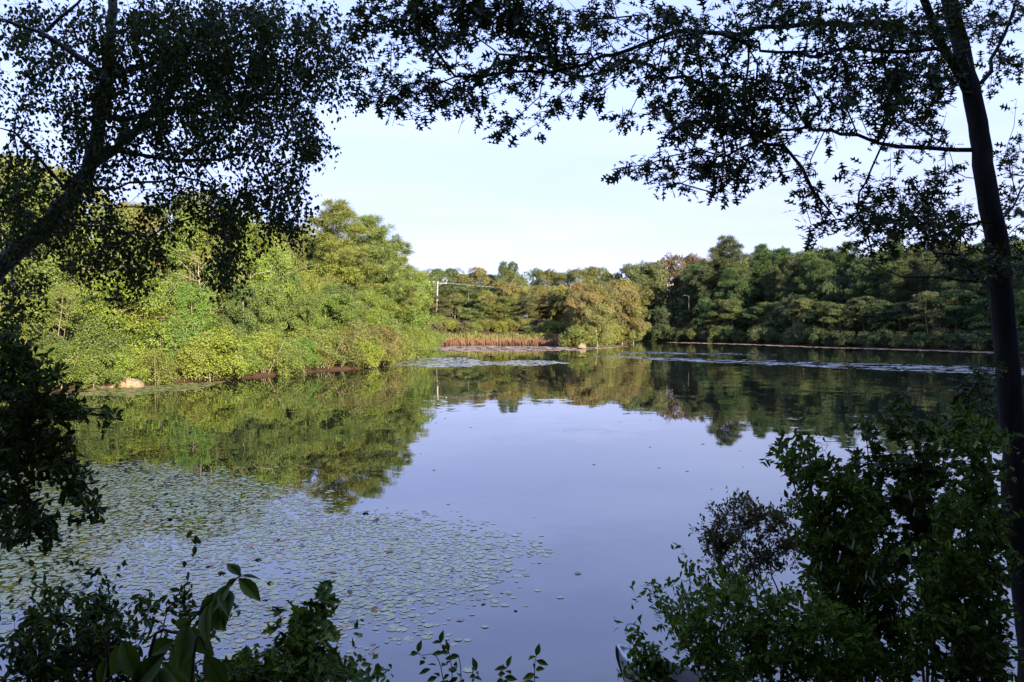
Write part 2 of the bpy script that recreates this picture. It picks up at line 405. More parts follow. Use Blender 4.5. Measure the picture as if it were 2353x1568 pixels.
# ------------------------------------------------------------------ leaves and wood
def leaf_template(prof, fold=0.18, droop=0.15):
    """prof: (y, half width) from stalk to tip; a strip on both sides of the midrib"""
    y = np.array([p[0] for p in prof]); w = np.array([p[1] for p in prof]); n = len(y)
    mid = np.stack([0 * y, y, -droop * y ** 2], -1)
    r = np.stack([w, y, -droop * y ** 2 + fold * w], -1)
    l = r * np.array([-1, 1, 1])
    V = np.concatenate([mid, r, l])
    T = []
    for k in range(n - 1):
        for off in (n, 2 * n):
            q = [k, off + k, off + k + 1, k + 1]
            if off == 2 * n: q = q[::-1]
            if w[k] > 1e-4: T.append([q[0], q[1], q[2]] if off == n else [q[1], q[2], q[3]] if False else [k, off + k, off + k + 1])
            if w[k + 1] > 1e-4: T.append([k, off + k + 1, k + 1])
    return V, np.array(T)
OVAL = leaf_template([(0, 0), (.2, .17), (.45, .25), (.75, .16), (1, 0)])
LANCE = leaf_template([(0, 0), (.12, .09), (.3, .2), (.5, .235), (.7, .17), (.88, .07), (1, 0)], 0.25, 0.22)
OBOV = leaf_template([(0, 0), (.3, .10), (.6, .21), (.8, .2), (1, 0)], 0.2, 0.1)
BIRCH = leaf_template([(0, 0), (.12, .24), (.35, .36), (.7, .17), (1, 0)], 0.15, 0.1)
OAK = leaf_template([(0, .012), (.13, .012), (.2, .16), (.24, .2), (.27, .05), (.36, .06), (.5, .33), (.56, .38), (.545, .26), (.57, .08), (.63, .065), (.78, .27), (.83, .3), (.82, .16), (.85, .06), (.93, .1), (1.0, 0)], 0.12, 0.12)
MAPLE = leaf_template([(0, .01), (.12, .22), (.1, .30), (.3, .26), (.42, .52), (.5, .5), (.5, .24), (.6, .17), (.75, .24), (.8, .11), (1, 0)], 0.15, 0.12)
RHOMB = (np.array([[0, 0, 0], [.3, .45, .06], [0, 1, -.08], [-.3, .45, .06]]), np.array([[0, 1, 2], [0, 2, 3]]))
NEEDLE = (np.array([[-.05, 0, 0], [.05, 0, 0], [.03, 1, -.03], [-.03, 1, -.03]]), np.array([[0, 1, 2], [0, 2, 3]]))
def norm(a):
    return a / (np.linalg.norm(a, axis=-1, keepdims=True) + 1e-9)
def place(tmpl, pos, direc, up, size):
    """arrays of leaves: pos (n,3), direction of the midrib, rough normal, size"""
    V, T = tmpl
    d = norm(direc); xax = norm(np.cross(d, up)); zax = np.cross(xax, d)
    R = np.stack([xax, d, zax], -1)                               # columns
    W = np.einsum('nij,kj->nki', R, V) * np.asarray(size)[:, None, None] + pos[:, None, :]
    n, k = len(pos), len(V)
    return W.reshape(-1, 3), (T[None] + (np.arange(n) * k)[:, None, None]).reshape(-1, 3), k
def leaf_mesh(name, batches, mat, parent=None, r=rng, link=True, clump=0):
    mb = MB()
    for tmpl, pos, direc, up, size in batches:
        if len(pos) == 0: continue
        V, T, k = place(tmpl, np.asarray(pos), np.asarray(direc), np.asarray(up), np.asarray(size))
        t = r.random(len(pos))
        if clump: t = np.clip(.55 * t + .45 * np.repeat(r.random(len(pos) // clump), clump), 0, 1)
        mb.add(V, T, np.repeat(t, k))
    return mb.build(name, mat, parent, link=link)
class Skel:
    """a branching skeleton; attractors join it at the cheapest node"""
    def __init__(s):
        s.p = np.zeros((60000, 3)); s.par = np.full(60000, -1); s.len = np.zeros(60000); s.n = 0; s.fix = np.zeros(60000)
    def node(s, p, par):
        i = s.n; s.p[i] = p; s.par[i] = par
        if par >= 0: s.len[i] = s.len[par] + np.linalg.norm(s.p[i] - s.p[par])
        s.n += 1
        return i
    def line(s, pts, par=-1, rad=None):
        ids = []
        for k, p in enumerate(pts):
            par = s.node(p, par)
            if rad is not None: s.fix[par] = rad[k]
            ids.append(par)
        return ids
    def nearest(s, q): return int(np.argmin(((s.p[:s.n] - q) ** 2).sum(1)))
    def join(s, q, bias=0.25, step=0.25, sag=0.06, r=rng, from_=0):
        d = np.sqrt(((s.p[from_:s.n] - q) ** 2).sum(1))
        k = int(np.argmin(d + bias * s.len[from_:s.n])) + from_
        a = s.p[k].copy(); L = np.linalg.norm(q - a); m = max(1, int(L / step))
        side = r.normal(0, 0.10, 3) * L; side[2] -= sag * L * 0.3
        prev = k
        for t in range(1, m + 1):
            f = t / m
            prev = s.node(a + (q - a) * f + side * 4 * f * (1 - f) * 0.5, prev)
        return prev
    def radii(s, tip, expo=0.5, rmax=1.0):
        cnt = np.zeros(s.n); kids = np.zeros(s.n, int)
        for i in range(s.n - 1, -1, -1):
            if cnt[i] == 0: cnt[i] = 1
            if s.par[i] >= 0: cnt[s.par[i]] += cnt[i]; kids[s.par[i]] += 1
        # leaves counted once: subtract own
        r = np.minimum(tip * cnt ** expo * 0.55 + tip * 0.4, rmax)
        # correct for chains: use number of tips
        tips = np.zeros(s.n)
        for i in range(s.n - 1, -1, -1):
            if kids[i] == 0: tips[i] = 1
            if s.par[i] >= 0: tips[s.par[i]] += tips[i]
        r = np.minimum(tip * tips ** expo, rmax)
        r = np.where(s.fix[:s.n] > 0, s.fix[:s.n], r)
        return r
    def wood(s, rad, mb, kthick=8):
        n = s.n; kids = [[] for _ in range(n)]
        for i in range(n):
            if s.par[i] >= 0: kids[s.par[i]].append(i)
        starts = [(i, -1) for i in range(n) if s.par[i] < 0]
        while starts:
            i, pr = starts.pop()
            ch = [pr, i] if pr >= 0 else [i]
            while kids[i]:
                c = max(kids[i], key=lambda q: rad[q])
                for q in kids[i]:
                    if q != c: starts.append((q, i))
                i = c; ch.append(i)
            if len(ch) < 2: continue
            rr = rad[ch].copy()
            if pr >= 0: rr[0] = rr[1]
            rr[-1] *= 0.5
            mx = rr.max()
            k = kthick if mx > 0.05 else 6 if mx > 0.02 else 4 if mx > 0.008 else 3
            V, T = tube(s.p[ch], rr, k, cap=mx > 0.02)
            mb.add(V, T, 0.5)

def blob_points(blobs, dens, drange, r=rng):
    """blobs: (cu, cv, ru, rv, weight[, d0, d1]) in frame pixels -> points in space, depth in metres"""
    pts = []
    for b in blobs:
        cu, cv, ru, rv, w = b[:5]
        d0, d1 = b[5:7] if len(b) > 5 else drange
        n = max(1, int(round(dens * w * math.pi * ru * rv / 10000.0)))
        a = r.random(n) * 2 * np.pi; q = np.minimum(np.abs(r.normal(0, .62, n)) ** .8, 1.5)
        for k in range(n):
            pts.append(P(cu + 1.12 * ru * q[k] * math.cos(a[k]), cv + 1.12 * rv * q[k] * math.sin(a[k]), r.uniform(d0, d1)))
    return np.array(pts)

# ------------------------------------------------------------------ prototypes of trees across the water
def crown_points(r, h, cw, base, n, nl, lobe, flat, shell=0.55, skirt=0.0):
    """spray centres: on the outside of lobes spread through the crown envelope"""
    zc = h * (1 + base) / 2; rz = h * (1 - base) / 2; rx = cw / 2
    L = []
    for k in range(nl):
        t = (k + .5) / nl
        z = -0.9 + 1.75 * t
        wid = math.sqrt(max(0.05, 1 - (z * 0.92) ** 2)) if z > -0.2 else 0.85 + skirt
        a = k * 2.4 + r.uniform(-.5, .5)
        q = wid * r.uniform(0.35, 0.8)
        L.append((np.array([rx * q * math.cos(a), rx * q * math.sin(a), zc + rz * z * 0.8]), rx * lobe * r.uniform(.5, 1.35)))
    L.append((np.array([0, 0, zc + rz * 0.62]), rx * lobe))
    pts = []; nor = []
    for k in range(n):
        c, R = L[r.integers(len(L))]
        d = r.normal(0, 1, 3); d[2] = d[2] * 0.8 + 0.25; d /= np.linalg.norm(d)
        q = R * (shell + (1 - shell) * r.random())
        if r.random() < .25: q *= 1 + .45 * r.random()
        p = c + d * q * np.array([1, 1, flat])
        if p[2] < 0.3: continue
        pts.append(p); nor.append(d)
    return np.array(pts), np.array(nor)
def sprays(r, pts, nor, m, rad, leaf, flat, upw):
    """m leaves in a flat disc round each centre"""
    n = len(pts)
    N = norm(np.array([0, 0, 1.0]) * upw + nor * (1 - upw) * 1.0 + r.normal(0, .22, (n, 3)))
    e1 = norm(np.cross(N, r.normal(0, 1, (n, 3)))); e2 = np.cross(N, e1)
    a = r.random((n, m)) * 2 * np.pi; q = np.sqrt(r.random((n, m))) * rad * r.uniform(.7, 1.3, (n, 1))
    hgt = r.normal(0, rad * flat, (n, m))
    pos = pts[:, None] + (q * np.cos(a))[..., None] * e1[:, None] + (q * np.sin(a))[..., None] * e2[:, None] + hgt[..., None] * N[:, None]
    pos[..., 2] -= (q ** 2 / rad) * 0.22
    radial = np.cos(a)[..., None] * e1[:, None] + np.sin(a)[..., None] * e2[:, None]
    d = radial + r.normal(0, .45, (n, m, 3)); d[..., 2] -= 0.25
    up = N[:, None] + r.normal(0, .5, (n, m, 3))
    size = leaf * r.uniform(.7, 1.35, (n, m))
    return pos.reshape(-1, 3), d.reshape(-1, 3), up.reshape(-1, 3), size.ravel()
LINKED = False
PROTO = {}
def proto_broad(key, seed, h, cw, base, n, m, rad, leaf, nl=9, lobe=.42, flat=.7, sflat=.16, upw=.5, trunk=.14, bark='far_bark', skirt=0.0, stems=1, woodtip=.013):
    r = np.random.default_rng(seed)
    pts, nor = crown_points(r, h, cw, base, n, nl, lobe, flat, skirt=skirt)
    sk = Skel()
    for s_ in range(stems):
        off = r.normal(0, 0.18, 2) * (stems > 1)
        lean = r.normal(0, 0.05, 2) + off * 1.2
        zz = np.linspace(-0.3, h * .86, 12)
        line = np.stack([off[0] + lean[0] * zz + .10 * np.sin(zz * .9 + s_ + seed), off[1] + lean[1] * zz + .10 * np.cos(zz * .8 + seed), zz], -1)
        sk.line(line, -1, np.linspace(trunk, trunk * .18, 12) * (1 if stems == 1 else .6))
    order = np.argsort(np.hypot(pts[:, 0], pts[:, 1]))
    sub = order[::2] if n > 160 else order
    for k in sub: sk.join(pts[k] - nor[k] * .1, 0.35, 0.6, 0.1, r)
    mb = MB(); rad_ = sk.radii(woodtip, .5, trunk * .75); sk.wood(rad_, mb, 7)
    w = mb.build('trunk', M[bark], link=False, smooth=True)
    batch = [(RHOMB, *sprays(r, pts, nor, m, rad, leaf, sflat, upw))]
    c = leaf_mesh('crown', batch, M['far_leaf'], r=r, link=False, clump=m)
    PROTO[key] = (w, c, h, cw)
def proto_pine(key, seed, h, cw, base, nlimb, m, tuft, needle, trunk=.16):
    r = np.random.default_rng(seed)
    sk = Skel()
    zz = np.linspace(-.3, h * .97, 14)
    line = np.stack([.18 * np.sin(zz * .5 + seed), .15 * np.cos(zz * .45 + seed) - .15, zz], -1)
    ids = sk.line(line, -1, np.linspace(trunk, .03, 14))
    pts = []; nor = []
    for k in range(nlimb):
        t = (k + r.random() * .8) / nlimb
        z = h * (base + (1 - base) * t)
        prof = (1 - t) ** .75 * (.55 + .45 * min(1, t * 4)) + .10
        L = cw / 2 * prof * r.uniform(.6, 1.15)
        a = k * 2.39996 + r.uniform(-.4, .4)
        pos0 = np.array([np.interp(z, zz, line[:, 0]), np.interp(z, zz, line[:, 1]), z])
        d = np.array([math.cos(a), math.sin(a), 0.12 + .35 * t])
        nt_ = max(3, int(L / 0.42) * 3)
        for q in range(nt_):
            f = r.uniform(.3, 1.0)
            sd = r.normal(0, .22 * L * f + .05, 3); sd[2] = abs(sd[2]) * .35
            pts.append(pos0 + d * L * f + np.array([0, 0, .18 * L * f * f]) + sd); nor.append(norm(d + np.array([0, 0, .8])))
    for q in range(6):
        pts.append(line[-1] + r.normal(0, .22, 3)); nor.append(np.array([0, 0, 1.]))
    pts = np.array(pts); nor = np.array(nor)
    for k in np.argsort(np.hypot(pts[:, 0], pts[:, 1])): sk.join(pts[k], .5, .5, .0, r)
    mb = MB(); sk.wood(sk.radii(.014, .5, trunk * .5), mb, 7)
    w = mb.build('trunk', M['pine_bark'], link=False, smooth=True)
    n = len(pts)
    d = norm(r.normal(0, 1, (n, m, 3)) + nor[:, None] * .9)
    pos = pts[:, None] + d * (r.random((n, m, 1)) ** .6) * tuft * r.uniform(.7, 1.3, (n, 1, 1)) * np.array([1.1, 1.1, .75])
    dd = d + r.normal(0, .3, (n, m, 3))
    batch = [(NEEDLE, pos.reshape(-1, 3), dd.reshape(-1, 3), r.normal(0, 1, (n * m, 3)) + np.array([0, 0, .6]), needle * r.uniform(.6, 1.3, n * m))]
    c = leaf_mesh('crown', batch, M['needle'], r=r, link=False, clump=m)
    PROTO[key] = (w, c, h, cw)
def proto_bare(key, seed, h, cw, n, trunk=.10, tip=.012):
    r = np.random.default_rng(seed)
    sk = Skel()
    zz = np.linspace(-.3, h * .9, 12); ln = r.normal(0, .10, 2)
    line = np.stack([ln[0] * zz + .12 * np.sin(zz * 1.1), ln[1] * zz + .12 * np.cos(zz), zz], -1)
    sk.line(line, -1, np.linspace(trunk, .02, 12))
    pts = np.stack([r.normal(0, cw / 3.2, n), r.normal(0, cw / 3.2, n), r.uniform(.35, 1.02, n) * h], -1)
    for k in np.argsort(np.hypot(pts[:, 0], pts[:, 1])): sk.join(pts[k], .55, .35, -.3, r)
    mb = MB(); sk.wood(sk.radii(tip, .5, trunk * .7), mb, 7)
    PROTO[key] = (mb.build('trunk', M['dead_wood'], link=False, smooth=True), None, h, cw)
# near left bank (40-80 m): fine leaves
for s_ in range(4):
    proto_broad('leafy%d' % s_, 20 + s_, 10.0, 5.6 + .5 * s_, .10, 270, 84, .56, .150, nl=12, lobe=.40, upw=.25)
for s_ in range(3):
    proto_broad('tiered%d' % s_, 30 + s_, 9.0, 6.4, .08, 215, 105, .80, .150, nl=12, lobe=.5, flat=.42, sflat=.09, upw=.7)
proto_broad('thin0', 41, 8.0, 3.2, .25, 110, 70, .45, .105, nl=8, lobe=.5, upw=.5, trunk=.09)
proto_broad('thin1', 42, 8.0, 3.0, .30, 95, 70, .42, .105, nl=8, lobe=.5, upw=.5, trunk=.08, stems=2)
for s_ in range(3):
    proto_broad('bush%d' % s_, 50 + s_, 2.6, 3.2, .0, 150, 80, .40, .09, nl=8, lobe=.45, flat=.8, upw=.4, trunk=.05, stems=4, skirt=.1, woodtip=.008)
# far banks (100-220 m): coarser leaves
for s_ in range(4):
    proto_broad('far_leafy%d' % s_, 60 + s_, 11.0, 7.2, .10, 225, 88, .58, .19, nl=11, lobe=.42, upw=.25)
for s_ in range(3):
    proto_broad('far_tiered%d' % s_, 70 + s_, 10.0, 7.6, .06, 170, 110, .82, .19, nl=11, lobe=.46, flat=.36, sflat=.06, upw=.8)
for s_ in range(2):
    proto_broad('far_bush%d' % s_, 80 + s_, 3.0, 4.2, .0, 150, 60, .5, .16, nl=8, lobe=.45, flat=.8, upw=.4, trunk=.05, stems=4, skirt=.1, woodtip=.01)
for s_ in range(3):
    proto_pine('pine%d' % s_, 90 + s_, 12.0, 6.5, .30, 34, 120, .42, .30)
proto_bare('bare0', 95, 8.0, 5.0, 90, .08, .010); proto_bare('bare1', 96, 7.0, 5.0, 80, .07, .010); proto_bare('bare2', 97, 5.0, 4.0, 70, .06, .010)

TREES = []
def plant(key, x, y, h, wscale, color, rz, name, cat, label, group, sink=0.0):
    w, c, ph, pcw = PROTO[key]
    s = h / ph
    root = empty(name, (x, y, float(gz(x, y)) - sink), rz)
    root.scale = (s * wscale, s * wscale, s)
    for src in (w, c):
        if src is None: continue
        o = src.copy(); COL.objects.link(o); o.parent = root
        o.color = (*color, 1)
    tag(root, label, cat, group)
    TREES.append(root)
    return root

# ---- skyline of the woods (top edge in frame pixels)
def interp(pts, u): return float(np.interp(u, [p[0] for p in pts], [p[1] for p in pts]))
SKY_L = [(-150, 300), (0, 306), (60, 318), (120, 345), (190, 380), (260, 425), (330, 420), (430, 400), (500, 425), (560, 470), (640, 500), (720, 520), (800, 545), (870, 570), (930, 600), (1000, 600)]
SKY_C = [(950, 600), (1000, 604), (1060, 610), (1110, 606), (1200, 612), (1300, 608), (1400, 606), (1460, 598), (1560, 590), (1640, 575)]
SKY_R = [(1480, 600), (1560, 586), (1620, 590), (1660, 570), (1750, 560), (1850, 556), (1930, 560), (2050, 550), (2150, 538), (2260, 545), (2400, 530)]
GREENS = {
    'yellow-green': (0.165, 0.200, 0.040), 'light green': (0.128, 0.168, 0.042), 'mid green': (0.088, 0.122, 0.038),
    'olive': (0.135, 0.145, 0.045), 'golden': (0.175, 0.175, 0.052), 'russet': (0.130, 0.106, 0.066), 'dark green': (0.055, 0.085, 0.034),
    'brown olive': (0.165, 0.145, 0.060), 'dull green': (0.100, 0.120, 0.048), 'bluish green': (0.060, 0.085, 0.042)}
def jit(c, r, a=.12): return tuple(max(.005, q * r.uniform(1 - a, 1 + a)) for q in c)

rp = np.random.default_rng(5)
ROWS = {}
def along(poly, spacing, jitter, r, off0, off1, side):
    """points along a shore polyline, set back from the water"""
    poly = np.array(poly); seg = np.linalg.norm(np.diff(poly, axis=0), axis=1); cum = np.concatenate([[0], np.cumsum(seg)])
    res = []; s = spacing * .4
    while s < cum[-1]:
        k = min(np.searchsorted(cum, s, side='right') - 1, len(seg) - 1); f = (s - cum[k]) / seg[k]
        p = poly[k] + (poly[k + 1] - poly[k]) * f
        d = (poly[k + 1] - poly[k]) / seg[k]; n = np.array([-d[1], d[0]]) * side
        o = r.uniform(off0, off1)
        res.append((p + n * o + d * r.uniform(-jitter, jitter), d))
        s += spacing * r.uniform(.8, 1.2)
    return res
# labels: each tree gets its look, its row and its place counted from a landmark
PENDING = []
def height_for(x, y, v): return max(2.0, CAMZ + (HZ - v) / F * y - float(gz(x, y)))
def pend(bank, row, key, x, y, h, ws, cname, rz, name, cat, sink=0.0):
    g = float(gz(x, y)); u, v = pix((x, y, g + h * .6))
    if row not in ('shrub', 'pine') and 100 < y < 153.5 and 930 < u < 1075: return
    if row not in ('shrub', 'skyline', 'landmark') and 90 < y < 184 and 1478 < u < 1582:
        h = min(h, height_for(x, y, 704))
        if h < 2.5: return
    if row == 'skyline' and y < 184 and 1478 < u < 1582: return
    if row == 'shrub' and 100 < y < 153 and 940 < u < 1040: h = min(h, 2.6)
    PENDING.append(dict(bank=bank, row=row, key=key, x=x, y=y, h=h, ws=ws, c=cname, rz=rz, name=name, cat=cat, u=float(u), sink=sink))

LEFTSHORE = [(-36, 26)] + [tuple(p) for p in L3[::-1]] + [tuple(M3[-1])]
# left bank
for p, d in along(LEFTSHORE, 1.5, .4, rp, -.35, .9, 1):
    if not (-60 < pix((p[0], p[1], 1))[0] < 1010): continue
    pend('left', 'shrub', 'bush%d' % rp.integers(3), p[0], p[1], rp.uniform(1.5, 3.3), rp.uniform(.9, 1.3), rp.choice(['yellow-green', 'light green', 'light green', 'yellow-green', 'olive']), rp.uniform(0, 6), 'shore_shrub', 'shrub')
for p, d in along(LEFTSHORE, 2.6, .5, rp, 1.0, 2.2, 1):
    if not (-60 < pix((p[0], p[1], 1))[0] < 1010): continue
    pend('left', 'shrub', 'bush%d' % rp.integers(3), p[0], p[1], rp.uniform(2.4, 4.2), rp.uniform(.8, 1.1), rp.choice(['yellow-green', 'light green', 'mid green', 'olive']), rp.uniform(0, 6), 'shore_shrub', 'shrub')
for p, d in along(LEFTSHORE, 3.0, .6, rp, 2.3, 3.6, 1):
    u = pix((p[0], p[1], 3))[0]
    if not (-80 < u < 1005): continue
    k = rp.choice(['tiered0', 'tiered1', 'tiered2', 'leafy0', 'leafy1']) if u > 430 else rp.choice(['thin0', 'thin1', 'leafy2', 'tiered1'])
    pend('left', 'front', k, p[0], p[1], rp.uniform(4.8, 7.0), rp.uniform(.85, 1.05), rp.choice(['light green', 'yellow-green', 'mid green', 'light green'] if u > 430 else ['golden', 'olive', 'yellow-green', 'light green', 'yellow-green']), rp.uniform(0, 6), 'lakeside_tree', 'tree')
for p, d in along(LEFTSHORE, 3.3, .6, rp, 6.0, 8.0, 1):
    u = pix((p[0], p[1], 8))[0]
    if not (-120 < u < 985): continue
    v = interp(SKY_L, u) + rp.uniform(45, 110)
    pend('left', 'middle', rp.choice(['leafy0', 'leafy1', 'leafy2', 'leafy3', 'tiered2']), p[0], p[1], min(height_for(p[0], p[1], v), 13), rp.uniform(.75, .95), rp.choice(['light green', 'yellow-green', 'olive', 'mid green', 'yellow-green']), rp.uniform(0, 6), 'woodland_tree', 'tree')
for p, d in along(LEFTSHORE, 3.8, .6, rp, 11, 14, 1):
    u = pix((p[0], p[1], 10))[0]
    if not (-150 < u < 975): continue
    v = interp(SKY_L, u) + rp.uniform(-8, 22)
    pend('left', 'skyline', rp.choice(['leafy0', 'leafy1', 'leafy2', 'leafy3']), p[0], p[1], height_for(p[0], p[1], v), rp.uniform(.75, .95), rp.choice(['yellow-green', 'light green', 'olive', 'yellow-green', 'light green']), rp.uniform(0, 6), 'woodland_tree', 'tree')
# pines at the end of the left bank
for (u, v, D, k) in [(775, 470, 80, 0), (855, 505, 84, 1), (905, 562, 88, 2)]:
    q = P(u, v, D)
    pend('left', 'pine', 'pine%d' % k, q[0], q[1], height_for(q[0], q[1], v), 1.15, 'yellow pine', rp.uniform(0, 6), 'pine_tree', 'pine tree')
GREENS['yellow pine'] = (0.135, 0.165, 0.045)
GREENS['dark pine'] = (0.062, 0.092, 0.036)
GREENS['grey'] = (1, 1, 1)
for (u, D, h, k) in [(455, 53.5, 7.4, 0), (545, 58, 7.0, 2), (235, 48.5, 6.0, 1)]:
    q = P(u, 700, D)
    pend('left', 'bare', 'bare%d' % k, q[0], q[1], h, 1.0, 'grey', rp.uniform(0, 6), 'bare_tree', 'dead tree')
# middle: behind the reed bed and on the point
def scatter(bank, row, us, D0, D1, vf, keys, cols, ws=(0.8, 1.05), name='woodland_tree', cat='tree', hmax=15):
    for u in us:
        uu = u + rp.uniform(-8, 8); D = rp.uniform(D0, D1); v = vf(uu) + rp.uniform(-6, 20)
        q = P(uu, v, D)
        if pond_dist(q[0], q[1]) < .2 or (abs(uu - 1006) < 66 and D < 153 and row != 'shrub'): continue
        pend(bank, row, rp.choice(keys), q[0], q[1], min(hmax, height_for(q[0], q[1], v)), rp.uniform(*ws), rp.choice(cols), rp.uniform(0, 6), name, cat)
fl = ['far_leafy0', 'far_leafy1', 'far_leafy2', 'far_leafy3']; ft = ['far_tiered0', 'far_tiered1', 'far_tiered2']; fb = ['far_bush0', 'far_bush1']
scatter('middle', 'shrub', np.arange(1000, 1300, 22), 134, 138, lambda u: 750, fb, ['golden', 'yellow-green', 'olive', 'russet', 'olive'], (.9, 1.3), 'shore_shrub', 'shrub')
scatter('middle', 'shrub', [1225, 1245, 1262, 1280, 1296, 1310], 129.5, 132.5, lambda u: 762, fb, ['yellow-green', 'olive', 'golden'], (1.0, 1.4), 'shore_shrub', 'shrub')
scatter('middle', 'shrub', [930, 948, 962, 976, 988, 1000, 1012, 1030], 138, 150, lambda u: 742, fb, ['olive', 'yellow-green', 'dull green'], (1.0, 1.4), 'shore_shrub', 'shrub')
MIDSHORE = [tuple(p) for p in M3[:4]]
for p, d in along(MIDSHORE, 2.0, .3, rp, .0, .8, -1):
    if pix((p[0], p[1], 1))[0] < 1316: continue
    pend('middle', 'shrub', 'far_bush%d' % rp.integers(2), p[0], p[1], rp.uniform(2.2, 4.2), rp.uniform(.9, 1.2), rp.choice(['yellow-green', 'golden', 'olive', 'light green']), rp.uniform(0, 6), 'shore_shrub', 'shrub')
for p, d in along(MIDSHORE, 2.8, .5, rp, 2.4, 4.6, -1):
    if pix((p[0], p[1], 1))[0] < 1326: continue
    pend('middle', 'front', rp.choice(ft + fl[:2]), p[0], p[1], rp.uniform(7.0, 9.8), rp.uniform(.85, 1.05), rp.choice(['olive', 'brown olive', 'golden', 'brown olive']), rp.uniform(0, 6), 'lakeside_tree', 'tree')
scatter('middle', 'front', np.arange(1025, 1330, 27), 139, 146, lambda u: np.interp(u, [1000, 1100, 1200, 1350], [695, 680, 668, 655]), ft, ['dull green', 'olive', 'brown olive', 'olive'], (1.0, 1.3), 'lakeside_tree', 'tree')
scatter('middle', 'middle', np.arange(985, 1490, 30), 152, 168, lambda u: np.interp(u, [1000, 1100, 1250, 1400, 1500], [655, 640, 640, 632, 640]), ft + fl, ['dull green', 'olive', 'brown olive', 'dull green'], (.9, 1.15))
for u, v in ((968, 650), (1012, 662), (1052, 668), (1092, 672), (1075, 650), (1030, 648)):
    q = P(u, v, 158 + rp.uniform(-2, 5)); pend('middle', 'middle', rp.choice(ft), q[0], q[1], height_for(q[0], q[1], v), rp.uniform(1.0, 1.2), rp.choice(['dull green', 'olive']), rp.uniform(0, 6), 'woodland_tree', 'tree')
scatter('middle', 'skyline', np.arange(940, 1660, 32), 180, 215, lambda u: interp(SKY_C, u), fl, ['olive', 'dull green', 'mid green', 'dull green'], (.85, 1.1), hmax=20)
for u, v, D in ((1476, 622, 182), (1502, 616, 192), (1560, 640, 192)):
    q = P(u, v, D); pend('middle', 'skyline', rp.choice(fl), q[0], q[1], height_for(q[0], q[1], v), 1.0, rp.choice(['dull green', 'mid green']), rp.uniform(0, 6), 'woodland_tree', 'tree')
q = P(1160, 588, 200); pend('middle', 'round', 'far_leafy1', q[0], q[1], height_for(q[0], q[1], 588), .75, 'dark green', 1.0, 'round_tree', 'tree')
q = P(1535, 574, 190); pend('middle', 'russet', 'far_leafy2', q[0], q[1], height_for(q[0], q[1], 574), .8, 'russet', 1.0, 'russet_tree', 'tree')
q = P(1590, 570, 188); pend('middle', 'russet', 'far_leafy0', q[0], q[1], height_for(q[0], q[1], 570), .8, 'russet', 3.0, 'russet_tree', 'tree')
for (u, D, v, k) in [(1398, 138, 668, 0), (1425, 136, 700, 2), (1310, 147, 645, 1), (1180, 152, 640, 2), (1262, 151, 650, 0)]:
    q = P(u, v, D); pend('middle', 'bare', 'bare%d' % k, q[0], q[1], height_for(q[0], q[1], v), 1.0, 'grey', rp.uniform(0, 6), 'bare_tree', 'dead tree')
# right bank
RIGHTSHORE = [(70, 84)] + R3
for p, d in along(RIGHTSHORE, 2.6, .5, rp, .2, 1.4, -1):
    u = pix((p[0], p[1], 1))[0]
    if u > 2400: continue
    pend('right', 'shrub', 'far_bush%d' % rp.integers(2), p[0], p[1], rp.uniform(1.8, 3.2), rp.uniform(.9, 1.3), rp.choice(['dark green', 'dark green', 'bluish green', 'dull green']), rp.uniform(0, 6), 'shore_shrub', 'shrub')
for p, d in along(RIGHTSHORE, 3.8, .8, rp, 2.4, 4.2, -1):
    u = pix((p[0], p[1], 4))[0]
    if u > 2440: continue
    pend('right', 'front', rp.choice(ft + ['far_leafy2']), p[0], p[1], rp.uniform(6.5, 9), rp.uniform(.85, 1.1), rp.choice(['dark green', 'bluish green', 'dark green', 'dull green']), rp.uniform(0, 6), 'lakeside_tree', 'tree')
for p, d in along(RIGHTSHORE, 4.0, .8, rp, 7.0, 10, -1):
    u = pix((p[0], p[1], 8))[0]
    if u > 2440: continue
    v = interp(SKY_R, u) + rp.uniform(30, 70)
    k = rp.choice(['pine0', 'pine1', 'pine2', 'far_leafy0', 'far_leafy1'])
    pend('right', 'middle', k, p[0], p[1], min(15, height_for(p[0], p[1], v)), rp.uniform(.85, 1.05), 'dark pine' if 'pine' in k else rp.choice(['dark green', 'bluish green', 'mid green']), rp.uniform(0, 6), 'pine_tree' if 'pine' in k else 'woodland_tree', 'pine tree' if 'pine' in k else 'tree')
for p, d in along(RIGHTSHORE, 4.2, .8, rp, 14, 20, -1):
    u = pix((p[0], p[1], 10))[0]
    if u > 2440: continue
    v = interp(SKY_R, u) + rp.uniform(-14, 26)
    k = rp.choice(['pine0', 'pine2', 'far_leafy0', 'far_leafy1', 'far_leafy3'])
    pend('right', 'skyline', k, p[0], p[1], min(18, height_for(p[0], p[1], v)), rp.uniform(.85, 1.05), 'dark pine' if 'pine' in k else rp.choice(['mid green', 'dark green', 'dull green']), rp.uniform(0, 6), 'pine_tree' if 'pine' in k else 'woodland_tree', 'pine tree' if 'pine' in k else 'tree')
q = P(1672, 549, 152); pend('right', 'landmark', 'pine0', q[0], q[1], height_for(q[0], q[1], 549), 1.1, 'dark pine', 2.0, 'pine_tree', 'pine tree')

